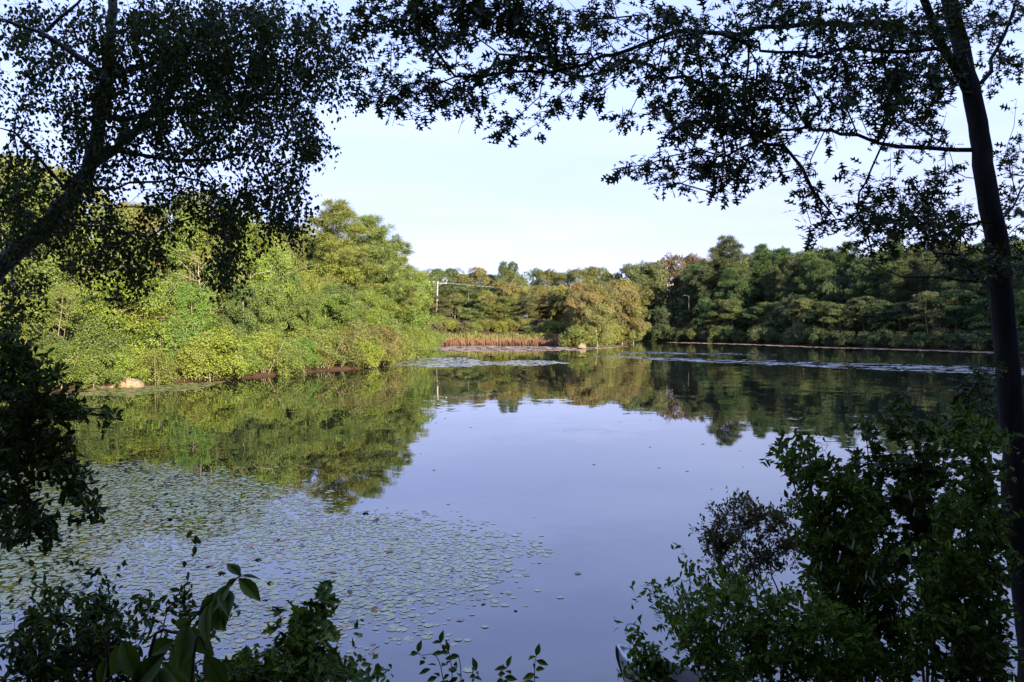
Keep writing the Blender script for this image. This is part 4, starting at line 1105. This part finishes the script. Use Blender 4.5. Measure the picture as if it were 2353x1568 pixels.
oak_blobs = [
    (850, 25, 60, 45, 1.5, 5.0, 5.6), (960, 25, 90, 45, 1.9, 5.0, 5.8), (1080, 30, 90, 50, 1.9, 5.0, 5.8), (1180, 40, 70, 60, 1.6, 5.2, 6.0), (1250, 60, 50, 70, 1.4, 5.2, 6.0), (1340, 35, 70, 45, 1.1), (1000, 95, 55, 45, 1.9), (1060, 90, 50, 30, 1.2),
    (880, 170, 55, 50, 1.4), (850, 225, 40, 28, 1.3), (925, 225, 50, 45, 1.7), (965, 180, 40, 40, 1.0), (1020, 230, 50, 35, 1.8), (1080, 215, 45, 45, 1.4), (1060, 165, 70, 25, 1.0), (1168, 290, 44, 34, 1.5), (1270, 255, 36, 42, 1.4), (1180, 150, 70, 30, 1.1), (1160, 205, 50, 22, 1.0), (1260, 130, 80, 35, 1.5), (1290, 170, 60, 25, 1.1),
    (1365, 215, 36, 40, 1.2), (1435, 262, 34, 24, 1.2), (1380, 60, 40, 40, .9), (1420, 140, 70, 35, 1.2), (1500, 175, 60, 60, 1.3), (1530, 240, 50, 50, 1.5), (1460, 30, 70, 35, 1.2), (1560, 40, 80, 45, 1.3), (1600, 130, 70, 60, 1.6), (1640, 220, 70, 70, 1.9), (1580, 290, 60, 40, 1.5), (1610, 360, 90, 42, 1.6), (1480, 378, 60, 28, 1.3), (1420, 392, 18, 22, 1.2), (1530, 395, 60, 22, 1.2), (1700, 290, 80, 60, 1.8), (1650, 420, 60, 24, 1.3), (1690, 435, 20, 22, 1.0), (1760, 345, 60, 50, 1.5), (1720, 400, 50, 25, 1.2), (1740, 200, 70, 70, 1.6), (1690, 90, 60, 50, 1.2), (1720, 20, 90, 30, 1.3), (1830, 190, 70, 60, 1.5), (1830, 20, 90, 40, 1.7), (1840, 270, 60, 40, 1.2), (1820, 400, 40, 40, 1.0), (1870, 440, 36, 24, 1.1),
    (1930, 170, 70, 60, 1.7), (1950, 50, 80, 45, 1.9), (1950, 250, 60, 50, 1.3), (1930, 345, 20, 15, .9), (2040, 190, 80, 70, 2.0), (2060, 60, 90, 55, 2.2), (2070, 270, 60, 40, 1.4), (2150, 170, 60, 60, 2.0), (2170, 40, 70, 60, 2.0), (2130, 250, 40, 40, 1.1), (2050, 350, 50, 20, .8), (2140, 310, 50, 35, .8),
    (1880, 515, 45, 30, 1.4), (1960, 490, 60, 45, 1.6), (1990, 430, 50, 30, 1.1), (2050, 440, 60, 40, 1.3), (2060, 510, 70, 40, 1.7), (2140, 420, 50, 40, 1.1), (2150, 480, 60, 40, 1.5), (2000, 550, 50, 25, 1.4), (2120, 545, 60, 30, 1.5), (2200, 520, 50, 50, 1.5), (2210, 580, 50, 40, 1.6, 6.2, 6.8), (2180, 390, 40, 30, .8), (2290, 590, 60, 40, 1.7, 6.2, 6.8), (2050, 590, 30, 20, .8),
    (2290, 40, 60, 60, 1.5, 7.0, 8.0), (2320, 130, 40, 50, 1.2, 7.0, 8.0), (2310, 215, 40, 30, .9, 7.0, 8.0), (2335, 330, 25, 30, 1.0, 7.0, 8.0), (2320, 370, 35, 35, 1.2, 7.0, 8.0), (2335, 450, 30, 50, 1.5, 7.0, 8.0), (2330, 540, 30, 50, 1.6, 7.0, 8.0),
    (2230, 900, 50, 35, 1.3, 6.1, 6.7), (2270, 870, 30, 25, 1.2, 6.1, 6.7), (2220, 950, 45, 25, 1.2, 6.1, 6.7)]
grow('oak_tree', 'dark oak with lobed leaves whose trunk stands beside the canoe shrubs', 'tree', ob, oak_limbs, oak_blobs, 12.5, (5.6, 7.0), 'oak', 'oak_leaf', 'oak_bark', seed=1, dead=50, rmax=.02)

# the leaning birch on the left
birch_trunk = [(-95, 760, 7.3), (-40, 665, 7.2), (10, 605, 7.1), (70, 555, 7.0), (140, 480, 7.0), (198, 400, 7.0), (222, 310, 7.0), (238, 210, 7.0), (248, 110, 7.0), (258, 20, 7.0), (268, -120, 7.0)]
bb = P(-230, 1100, 7.4); bb[2] = float(gz(bb[0], bb[1])) - .1
birch_limbs = [
    ([(*bb, 0), (*P(-170, 920, 7.4), 0)] + birch_trunk, .112, .034, None),
    ([(240, 175, 7.0), (197, 140, 6.9), (123, 95, 6.8), (95, 67, 6.7), (0, 53, 6.6), (-60, 45, 6.6)], .034, .012, 0),
    ([(105, 72, 6.8), (140, 40, 6.7), (175, 10, 6.7), (220, -40, 6.7)], .018, .008, 0),
    ([(155, 440, 7.0), (88, 359, 6.8), (35, 309, 6.7), (-20, 285, 6.6)], .018, .006, 0),
    ([(215, 375, 7.0), (265, 330, 7.1), (305, 306, 7.2), (380, 230, 7.4), (460, 160, 7.6), (560, 90, 7.8), (660, 60, 8.0)], .05, .01, 0),
    ([(240, 200, 7.0), (330, 150, 7.2), (430, 110, 7.4), (540, 70, 7.6), (640, 30, 7.8)], .03, .008, 0),
    ([(230, 265, 7.0), (330, 260, 7.2), (450, 240, 7.4), (560, 220, 7.6), (650, 230, 7.8), (720, 280, 7.9)], .03, .006, 0),
    ([(222, 345, 7.0), (320, 350, 6.9), (420, 370, 6.8), (527, 362, 6.8), (577, 364, 6.8), (598, 397, 6.8), (630, 420, 6.8)], .022, .005, 0),
    ([(170, 445, 7.0), (260, 430, 6.7), (360, 420, 6.5), (460, 410, 6.4), (520, 450, 6.4)], .016, .005, 0),
    ([(120, 500, 7.0), (200, 510, 6.6), (270, 520, 6.4), (320, 550, 6.3)], .014, .004, 0),
    ([(10, 605, 7.1), (30, 640, 6.7), (40, 690, 6.5)], .012, .004, 0),
    ([(85, 540, 7.0), (50, 480, 6.8), (20, 420, 6.7)], .012, .004, 0)]
birch_blobs = [
    (235, 250, 45, 80, .9, 6.3, 6.8), (190, 400, 60, 50, 1.0, 6.3, 6.8), (110, 500, 70, 50, .9, 6.3, 6.8), (250, 110, 40, 80, .7, 6.3, 6.8),
    (250, 90, 60, 60, 1.0), (240, 190, 50, 50, .9), (215, 330, 60, 40, .9), (150, 480, 60, 40, .7), (60, 60, 60, 50, .8), (120, 130, 70, 40, .7), (30, 170, 50, 40, .6), (160, 230, 60, 50, .8), (70, 330, 60, 30, .8), (420, 330, 90, 40, .8), (560, 330, 80, 40, .8), (640, 370, 60, 30, .9), (800, 60, 30, 50, 1.0, 7.2, 8.2), (500, 10, 200, 20, 1.4, 6.6, 8.0),
    (470, 60, 120, 60, 1.9, 6.6, 8.0), (600, 40, 110, 50, 1.8, 6.8, 8.2), (720, 70, 70, 60, 1.6, 7.2, 8.2), (780, 110, 40, 40, 1.4, 7.2, 8.2), (760, 160, 40, 30, 1.2, 7.2, 8.2), (700, 150, 60, 60, 1.7, 7.0, 8.2), (600, 140, 90, 60, 2.1, 6.8, 8.2), (480, 150, 90, 60, 2.1, 6.6, 8.0), (380, 90, 80, 70, 1.8), (350, 180, 70, 60, 1.6), (440, 230, 90, 50, 1.8), (560, 220, 80, 55, 1.9, 6.8, 8.2), (660, 220, 70, 50, 1.7, 7.0, 8.2), (700, 270, 40, 40, 1.3), (720, 320, 36, 36, 1.3), (690, 330, 36, 26, 1.2), (620, 290, 60, 30, 1.1), (500, 280, 90, 30, 1.1), (360, 260, 70, 40, 1.3), (290, 300, 50, 50, 1.1), (320, 30, 90, 35, 1.7), (210, 25, 60, 30, 1.1), (120, 20, 60, 25, 1.0), (40, 35, 50, 30, 1.1), (150, 90, 60, 30, .8), (60, 100, 50, 25, .55), (180, 170, 40, 35, .7), (90, 165, 60, 25, .45), (110, 225, 60, 25, .6), (40, 265, 40, 25, .7), (170, 285, 45, 40, .9), (60, 215, 40, 20, .5), (300, 370, 60, 25, .8), (390, 350, 60, 25, .6), (150, 360, 40, 20, .5), (470, 330, 60, 20, .5),
    (640, 420, 60, 30, 1.4), (690, 450, 26, 30, 1.2), (680, 500, 26, 36, 1.4), (640, 470, 40, 40, 1.5), (570, 430, 50, 35, 1.4), (500, 430, 60, 35, 1.5), (480, 480, 50, 30, 1.3), (530, 500, 40, 50, 1.5), (520, 580, 40, 45, 1.7), (510, 620, 30, 25, 1.2), (560, 560, 20, 30, .9), (410, 430, 60, 30, 1.1), (390, 500, 40, 25, .6), (340, 470, 50, 30, .8), (290, 530, 50, 36, 1.3), (340, 560, 40, 36, 1.4), (310, 605, 40, 30, 1.4), (240, 560, 40, 40, 1.2), (230, 610, 30, 25, .9), (170, 580, 40, 30, .9), (130, 420, 40, 30, .7), (60, 400, 50, 40, 1.2), (20, 450, 40, 40, 1.3), (60, 480, 40, 35, 1.1), (30, 540, 40, 40, 1.2), (20, 360, 30, 30, 1.0), (30, 660, 36, 30, 1.3), (30, 715, 34, 30, 1.3), (100, 650, 30, 25, .7), (250, 460, 50, 30, .9), (210, 500, 30, 25, .7)]
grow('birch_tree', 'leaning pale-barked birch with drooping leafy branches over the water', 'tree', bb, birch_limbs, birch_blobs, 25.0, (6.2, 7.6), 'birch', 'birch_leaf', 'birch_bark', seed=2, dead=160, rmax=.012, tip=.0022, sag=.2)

# small tree below the birch, boughs reaching in over the pads
tb = P(-260, 1250, 5.2); tb[2] = float(gz(tb[0], tb[1])) - .1
tup_limbs = [
    ([(*tb, 0), (*P(-220, 1100, 5.2), 0), (*P(-170, 950, 5.2), 0), (*P(-140, 820, 5.2), 0)], .06, .02, None),
    ([(-160, 930, 5.2), (-60, 880, 5.0), (20, 850, 4.9), (90, 850, 4.9)], .02, .004, 0),
    ([(-180, 980, 5.2), (-60, 960, 5.0), (60, 930, 4.9), (160, 935, 4.8), (250, 950, 4.8)], .02, .003, 0),
    ([(-200, 1040, 5.2), (-80, 1030, 5.0), (50, 1010, 4.8), (140, 1050, 4.7), (200, 1120, 4.6), (235, 1175, 4.6)], .02, .003, 0),
    ([(-220, 1100, 5.2), (-80, 1110, 5.0), (20, 1140, 4.7), (90, 1190, 4.6), (120, 1230, 4.6)], .018, .003, 0),
    ([(-140, 820, 5.2), (-60, 770, 5.1), (20, 790, 5.0)], .015, .004, 0)]
tup_blobs = [(30, 800, 50, 26, 1.7), (60, 840, 60, 36, 1.9), (110, 880, 40, 30, 1.4), (30, 890, 60, 50, 1.6), (90, 940, 70, 36, 1.9), (170, 945, 50, 20, 1.7), (245, 952, 40, 14, 1.4), (30, 980, 60, 50, 1.8), (100, 1010, 50, 40, 1.9), (20, 1070, 60, 50, 1.7), (120, 1070, 50, 36, 1.8), (180, 1110, 34, 36, 1.8), (222, 1170, 24, 28, 1.7), (60, 1130, 50, 30, 1.2), (30, 1190, 50, 30, 1.6), (90, 1210, 50, 28, 1.8), (120, 1245, 24, 16, 1.4), (30, 1240, 40, 20, 1.4), (160, 1010, 20, 20, .9), (10, 760, 30, 20, 1.2)]
grow('tupelo_tree', 'small dark-leaved tree leaning in below the birch, over the pads', 'tree', tb, tup_limbs, tup_blobs, 21.0, (4.5, 5.2), 'tupelo', 'tupelo_leaf', 'twig', seed=3, rmax=.012, tip=.002, dead=20)

# ------------------------------------------------------------------ shrubs round the canoe
def stems(u, D, vtops, r0=.012):
    b = P(u, 1568, D); b[2] = float(gz(b[0], b[1])) - .05
    L = []
    for k, (ut, vt, Dt) in enumerate(vtops):
        t = P(ut, vt, Dt); s = b + np.array([.08 * math.cos(k * 2.3), .08 * math.sin(k * 2.3), 0])
        mid = (s + t) / 2 + np.array([(s[0] - t[0]) * .15, 0, .12])
        L.append(([(*s, 0), (*mid, 0), (*t, 0)], r0, .003, None))
    return b, L
def spikes(n, u0, u1, v0, v1, D0, D1):
    def f(root, tips, inv, r):
        mb = MB()
        for k in range(n):
            q = P(r.uniform(u0, u1), r.uniform(v0, v1), r.uniform(D0, D1)) + inv
            d = np.array([r.normal(0, .3), r.normal(0, .2), 1]); d /= np.linalg.norm(d)
            L = r.uniform(.05, .08)
            pts = [q + d * L * t for t in np.linspace(0, 1, 6)]
            mb.add(*tube(pts, np.array([.003, .0045, .005, .004, .003, .001]), 6), .5)
        mb.build('flower_spikes', M['spike_flower'], root)
    return f
b, L = stems(2120, 5.6, [(2060, 960, 5.5), (1990, 990, 5.5), (2130, 980, 5.6), (2200, 1060, 5.6), (1960, 1100, 5.4), (2090, 1150, 5.3)], .016)
grow('tall_shrub', 'tallest of the dark shrubs, its leafy top beside the oak trunk', 'shrub', b, L, [(2070, 945, 40, 22, 1.6), (2090, 985, 60, 30, 1.8), (1970, 978, 40, 10, 1.4), (2020, 1000, 50, 18, 1.4), (2130, 1020, 50, 26, 1.5), (2060, 1060, 70, 36, 1.7), (1990, 1090, 70, 40, 1.8), (2150, 1090, 60, 40, 1.5), (2100, 1150, 90, 50, 2.0), (2210, 1060, 40, 30, 1.1), (2030, 1180, 80, 50, 2.0), (2160, 1220, 80, 50, 1.9), (2080, 1280, 100, 50, 1.7)], 17.0, (5.0, 5.7), 'maple', 'tupelo_leaf', 'twig', seed=4, rmax=.012, tip=.002, dead=25, woodname='stems', crownname='foliage')
b, L = stems(1960, 4.9, [(1800, 1040, 4.8), (1850, 1030, 4.8), (1900, 1080, 4.8), (1860, 1180, 4.6), (1980, 1160, 4.6), (1940, 1280, 4.4)], .012)
grow('pepperbush', 'shrub with pale flower spikes and upright leafy tips over open water', 'shrub', b, L, [(1785, 1030, 20, 22, 1.6), (1815, 1062, 30, 20, 1.7), (1850, 1035, 22, 22, 1.4), (1905, 1050, 30, 20, 1.3), (1870, 1090, 50, 28, 1.7), (1960, 1120, 70, 36, 1.7), (1890, 1160, 60, 40, 1.8), (1960, 1210, 70, 50, 1.9), (1880, 1250, 60, 50, 1.8), (1990, 1300, 80, 50, 1.9), (1890, 1340, 70, 50, 1.8), (1950, 1400, 80, 40, 1.8), (2060, 1360, 70, 40, 1.6), (2060, 1440, 80, 40, 1.8)], 24.0, (4.3, 5.0), 'shrub', 'shrub_leaf', 'twig', seed=5, rmax=.01, tip=.002, dead=10, extra=spikes(26, 1880, 2130, 1150, 1420, 4.1, 4.5), woodname='stems', crownname='foliage')
b, L = stems(2290, 4.6, [(2240, 1060, 4.7), (2265, 1100, 4.6), (2200, 1180, 4.4), (2270, 1230, 4.3), (2240, 1300, 4.1), (2150, 1330, 4.1)], .014)
grow('broad_shrub', 'broad dark shrub crowding up to the water side of the oak trunk', 'shrub', b, L, [(2250, 1060, 40, 30, 1.5), (2190, 1010, 50, 36, 1.6), (2255, 990, 40, 40, 1.6), (2230, 940, 40, 24, 1.0), (2230, 1120, 60, 40, 1.6), (2270, 1120, 30, 36, 1.2), (2200, 1190, 70, 40, 1.6), (2260, 1210, 40, 50, 1.6), (2210, 1280, 90, 50, 1.9), (2255, 1320, 40, 60, 1.8), (2296, 1180, 16, 60, 1.6), (2300, 1330, 18, 70, 1.8), (2306, 1480, 20, 70, 2.0), (2160, 1350, 90, 50, 1.9), (2220, 1420, 80, 50, 2.0), (2130, 1440, 90, 50, 1.9), (2260, 1500, 40, 50, 1.8), (2200, 1520, 100, 50, 2.0)], 17.0, (3.7, 4.8), 'shrub', 'shrub_leaf', 'twig', seed=6, rmax=.01, tip=.002, woodname='stems', crownname='foliage')
b, L = stems(1800, 6.0, [(1640, 1200, 6.0), (1700, 1150, 6.0), (1770, 1160, 6.0), (1650, 1270, 5.8), (1740, 1240, 5.8)], .013)
grow('bronze_shrub', 'airy bronze-leaved shrub standing out against the blue water', 'shrub', b, L, [(1700, 1150, 30, 20, 1.3), (1660, 1190, 40, 28, 1.5), (1730, 1190, 50, 34, 1.6), (1630, 1235, 30, 26, 1.5), (1690, 1240, 50, 32, 1.6), (1790, 1190, 50, 40, 1.5), (1660, 1290, 40, 26, 1.1), (1750, 1280, 60, 36, 1.4), (1690, 1330, 50, 26, 1.2), (1820, 1250, 40, 40, 1.4)], 46.0, (5.5, 6.3), 'small', 'bronze_leaf', 'twig', seed=7, rmax=.01, tip=.0018, dead=0, woodname='stems', crownname='foliage')
b, L = stems(1680, 4.6, [(1500, 1360, 4.6), (1585, 1310, 4.7), (1540, 1400, 4.5), (1640, 1350, 4.6), (1700, 1330, 4.6), (1600, 1450, 4.3), (1740, 1420, 4.3)], .009)
grow('leafy_shrub', 'bright green leafy shrub crowding round the canoe', 'shrub', b, L, [(1500, 1345, 14, 16, 1.5), (1515, 1385, 18, 20, 1.3), (1590, 1315, 26, 24, 1.5), (1560, 1370, 40, 30, 1.5), (1640, 1370, 40, 40, 1.7), (1565, 1425, 30, 26, 1.5), (1610, 1440, 50, 36, 1.7), (1700, 1370, 40, 50, 1.6), (1720, 1450, 60, 40, 1.8), (1650, 1495, 60, 30, 1.8), (1585, 1500, 30, 26, 1.2), (1760, 1520, 80, 40, 1.9), (1850, 1460, 60, 50, 1.9), (1680, 1550, 100, 24, 1.9), (1900, 1530, 90, 40, 1.9), (2020, 1500, 80, 50, 1.9), (1800, 1390, 50, 40, 1.5), (1900, 1410, 60, 40, 1.6), (1960, 1460, 80, 40, 1.9), (2080, 1540, 90, 30, 2.0), (1950, 1555, 90, 20, 2.0), (1760, 1450, 60, 40, 1.6)], 22.0, (3.9, 4.8), 'bright', 'bright_leaf', 'twig', seed=8, rmax=.008, tip=.0018, woodname='stems', crownname='foliage')
b, L = stems(1475, 4.2, [(1462, 1480, 4.2), (1480, 1500, 4.2)], .004)
grow('leafy_sprout', 'single leafy sprout standing before the canoe bow', 'plant', b, L, [(1466, 1485, 9, 12, 5), (1474, 1515, 12, 14, 4), (1500, 1560, 18, 10, 4), (1515, 1515, 16, 18, 4), (1535, 1545, 22, 20, 4)], 22.0, (4.1, 4.3), 'bright', 'bright_leaf', 'twig', seed=9, rmax=.004, tip=.0018, woodname='stems', crownname='foliage')

# ------------------------------------------------------------------ canoe
def canoe():
    tip = np.array(Wt(1431, 1489, .52)); hd = np.array([.68, -.73, 0]); hd /= np.linalg.norm(hd)
    Ln, Wd = 4.4, .82
    t = np.linspace(0, 1, 33)
    half = Wd / 2 * np.clip(np.sin(np.pi * t), 0, 1) ** .62
    top = .36 + .22 * np.abs(2 * t - 1) ** 3
    keel = .45 * np.clip(1 - np.minimum(t, 1 - t) / .06, 0, 1) ** 1.7
    k = 9
    rows = []
    for i in range(33):
        row = []
        for j in range(2 * k + 1):
            s = (j - k) / k; c = abs(s)
            yy = half[i] * math.copysign(1 - (1 - c) ** 2.3, s); zz = keel[i] + (top[i] - keel[i]) * c ** 2.6
            row.append((t[i] * Ln, yy, zz))
        rows.append(row)
    V = np.array(rows).reshape(-1, 3); m = 2 * k + 1
    i, j = np.meshgrid(np.arange(32), np.arange(m - 1)); i = i.ravel(); j = j.ravel()
    Q = np.stack([i * m + j, i * m + j + 1, (i + 1) * m + j + 1, (i + 1) * m + j], -1)
    inner = V * np.array([1, .97, 1]) + np.array([0, 0, .012])
    root = empty('canoe', (tip[0], tip[1], -.06))
    pitch = -math.asin(.42 / Ln)
    root.rotation_euler = (0, pitch, math.atan2(hd[1], hd[0]))
    mb = MB(); mb.add(V, tris(Q)); mb.add(inner, tris(Q)[:, ::-1]); mb.build('hull', M['canoe_hull'], root, smooth=True)
    for s in (0, m - 1):
        e = V.reshape(33, m, 3)[:, s] + np.array([0, 0, .006])
        mb = MB(); mb.add(*tube(e, .014, 6)); mb.build('gunwale', M['canoe_deck'], root, smooth=True)
    Vr = V.reshape(33, m, 3)
    for a, z in ((range(0, 4), 0), (range(29, 33), 0)):
        mb = MB(); vs = []
        for q in a: vs += [Vr[q, 0] + [0, 0, .004], Vr[q, m - 1] + [0, 0, .004]]
        n = len(vs) // 2
        mb.add(vs, tris([[2 * q, 2 * q + 1, 2 * q + 3, 2 * q + 2] for q in range(n - 1)])); mb.build('deck', M['canoe_deck'], root)
    st = np.stack([t[:4] * Ln - .012, 0 * t[:4], keel[:4]], -1); st = np.concatenate([[[-.012, 0, top[0]]], st])
    mb = MB(); mb.add(*tube(smooth_line(st, 10), .016, 6)); mb.build('stem_band', M['canoe_trim'], root, smooth=True)
    for f in (.3, .5, .7):
        w_ = float(np.interp(f, t, half)); z_ = float(np.interp(f, t, top))
        mb = MB(); mb.add(*box((f * Ln, 0, z_ - .03), (.06 if f != .5 else .05, 2 * w_, .025))); mb.build('thwart', M['canoe_trim'], root)
    for f in (.2, .8):
        w_ = float(np.interp(f, t, half)) * .92; z_ = float(np.interp(f, t, top)) - .1
        mb = MB(); mb.add(*box((f * Ln, 0, z_), (.24, 2 * w_, .03))); mb.build('seat', M['canoe_deck'], root)
    tag(root, 'pale grey canoe, its bow poking out of the shrubs', 'canoe')
canoe()

# ------------------------------------------------------------------ plants at the foot of the view
def sprig(name, label, cat, base, spine, leaves, tmpl, leafmat, r0=.004, seed=0, extra_spines=()):
    """a stem through points with hand-set leaves: (u, v, D, dir u, dir v, dir depth, length)"""
    r = np.random.default_rng(seed)
    root = empty(name, tuple(base)); inv = -np.array(base)
    mb = MB()
    for sp in (spine, *extra_spines):
        pts = smooth_line(np.array([P(*q) if len(q) == 3 else np.array(q[:3]) for q in sp]), 22)
        mb.add(*tube(pts + inv, np.linspace(r0, r0 * .35, 22), 6))
    mb.build('stem', M['twig'], root, smooth=True)
    pos, d, up, sz = [], [], [], []
    for (u, v, D, du, dv, dd, L) in leaves:
        a = P(u, v, D); e = P(u + du, v + dv, D + dd)
        pos.append(a + inv); d.append(e - a); sz.append(L if L > 0 else np.linalg.norm(e - a))
        up.append(np.array([0, -.8, .8]) + r.normal(0, .4, 3))
    leaf_mesh('foliage', [(tmpl, np.array(pos), np.array(d), np.array(up), np.array(sz))], M[leafmat], root, r)
    tag(root, label, cat)
    return root
def foot(u, D):
    b = P(u, 1700, D); b[2] = float(gz(b[0], b[1])) - .03
    return b
b = foot(380, 2.1)
dog = [(553, 1325, 2.1, -32, -38, .03, 0), (553, 1325, 2.1, 50, -2, .03, 0), (548, 1328, 2.1, 52, 50, -.02, 0), (545, 1330, 2.1, -36, 25, 0, 0), (530, 1340, 2.1, -45, 55, -.06, .09),
       (515, 1352, 2.1, 10, 62, -.1, .10), (505, 1358, 2.1, -52, 60, -.02, .105), (495, 1370, 2.1, 30, 60, .05, .11), (480, 1385, 2.1, -20, 95, -.1, .12), (470, 1395, 2.1, 60, 60, .04, .11), (440, 1420, 2.1, -45, 40, .04, .10), (430, 1432, 2.1, -10, 100, -.1, .13), (425, 1438, 2.1, 60, 70, .0, .12), (400, 1470, 2.1, -60, 35, .02, .12), (395, 1480, 2.1, 40, 80, -.05, .13), (380, 1500, 2.1, -70, 70, -.05, .14), (370, 1520, 2.1, 60, 60, 0, .13), (350, 1540, 2.1, -30, 90, -.1, .14), (360, 1530, 2.1, 10, 90, -.1, .15), (470, 1500, 2.0, 40, 70, 0, .12), (300, 1480, 2.1, -50, 60, 0, .13), (250, 1510, 2.1, -30, 80, 0, .14), (280, 1470, 2.1, 30, 90, -.05, .13)]
sprig('dogwood_sprig', 'tall sprig of big oval leaves rising over the lily pads', 'plant', b, [(*b, 0), (340, 1568, 2.1), (420, 1450, 2.1), (490, 1375, 2.1), (556, 1320, 2.1)], dog, LANCE, 'dogwood_leaf', .006, 1, extra_spines=([(*b, 0), (250, 1568, 2.1), (290, 1470, 2.1)], [(*b, 0), (440, 1568, 2.0), (480, 1490, 2.0)]))
for (u, D, tops, blobs, nm, lb, sd, kd, mt) in [
    (180, 3.0, [(250, 1340, 3.0), (150, 1380, 3.0), (90, 1420, 2.9), (220, 1430, 2.8), (340, 1410, 3.0)], [(255, 1340, 22, 16, 1.3), (200, 1355, 20, 12, 1.2), (150, 1380, 50, 20, 1.6), (110, 1420, 60, 26, 1.7), (230, 1390, 50, 24, 1.5), (200, 1440, 70, 30, 1.8), (80, 1480, 80, 30, 1.9), (250, 1480, 70, 30, 1.7), (160, 1520, 100, 30, 2.0), (60, 1550, 80, 20, 2.0), (300, 1540, 70, 24, 1.8), (320, 1410, 26, 20, 1.0)], 'briar_shrub', 'dark briar shrub at the foot of the bank under the birch', 21, 'briar', 'tupelo_leaf'),
    (400, 3.2, [(430, 1355, 3.2), (470, 1370, 3.2), (400, 1400, 3.1)], [(440, 1352, 36, 12, 1.5), (425, 1380, 30, 18, 1.3), (480, 1390, 30, 14, 1.2), (410, 1420, 30, 16, 1.0), (480, 1440, 40, 16, .9)], 'arching_sprig', 'arching dark sprig just left of the big-leaved one', 22, 'briar', 'tupelo_leaf'),
    (720, 3.0, [(740, 1380, 3.0), (690, 1420, 3.0), (770, 1470, 3.0), (640, 1480, 2.9), (820, 1530, 2.9)], [(745, 1385, 20, 12, 2.2), (700, 1425, 22, 12, 2.0), (770, 1440, 20, 14, 1.8), (690, 1470, 34, 16, 1.8), (770, 1500, 30, 22, 2.0), (630, 1500, 50, 26, 1.6), (720, 1540, 80, 26, 2.2), (600, 1550, 80, 20, 2.0), (520, 1545, 60, 22, 1.7)], 'maple_sapling', 'low maple sapling at the water edge right of the big-leaved sprig', 23, 'maple', 'shrub_leaf'),
    (640, 2.7, [(560, 1520, 2.7), (660, 1530, 2.7), (760, 1545, 2.7), (500, 1540, 2.6)], [(560, 1535, 50, 20, 1.5), (660, 1530, 50, 22, 1.4), (740, 1548, 50, 18, 1.7), (480, 1550, 50, 16, 1.6), (800, 1558, 30, 12, 1.4)], 'low_shrub', 'low small-leaved shrub under the maple sapling', 25, 'small', 'shrub_leaf'),
    (840, 3.4, [(800, 1520, 3.4), (840, 1545, 3.4), (880, 1560, 3.3)], [(800, 1525, 20, 20, 1.8), (825, 1548, 24, 16, 2.0), (870, 1562, 22, 10, 2.0)], 'green_sprout', 'small light green sprout beside the maple sapling', 24, 'bright', 'bright_leaf')]:
    b, L = stems(u, D, tops, .006)
    grow(nm, lb, 'shrub', b, L, blobs, 15.0 if kd != 'maple' else 10.0, (D - .35, D + .15), kd, mt, 'twig', seed=sd, rmax=.006, tip=.0026, woodname='stems', crownname='foliage')
def twig_leaves(top, bottom, D, n, L, r):
    res = []
    for k in range(n):
        f = k / max(1, n - 1); u = top[0] + (bottom[0] - top[0]) * f; v = top[1] + (bottom[1] - top[1]) * f
        s = 1 if k % 2 else -1
        res.append((u, v, D, s * r.uniform(22, 38), r.uniform(-12, 16), r.uniform(-.15, .15), L * r.uniform(.8, 1.15)))
    res.append((top[0], top[1], D, r.uniform(-8, 8), -24, 0, L))
    return res
rs = np.random.default_rng(31)
for (tops, u, D, lb) in [
    ([((1012, 1478), (1040, 1575)), ((960, 1500), (1020, 1575)), ((1030, 1500), (1060, 1575))], 1040, 3.1, 'forked leafy sprig at the water edge, tallest of the small sprigs'),
    ([((1095, 1540), (1085, 1590))], 1085, 3.1, 'short leafy sprig between the forked one and its neighbour'),
    ([((1165, 1535), (1150, 1590))], 1150, 3.1, 'short leafy sprig beside the upright one'),
    ([((1232, 1508), (1228, 1590))], 1228, 3.1, 'upright leafy sprig standing nearest the canoe, open water around')]:
    b = foot(u, D); lv = []
    for (t, bt) in tops: lv += twig_leaves(t, bt, D, 9, .052, rs)
    sp = [[(*b, 0), (bt[0], bt[1], D), (*t, D)] for (t, bt) in tops]
    o = sprig('waterside_sprig', lb, 'plant', b, sp[0], lv, LANCE, 'shrub_leaf', .003, int(u), extra_spines=tuple(sp[1:]))
    o['group'] = 'sprigs at the water edge'
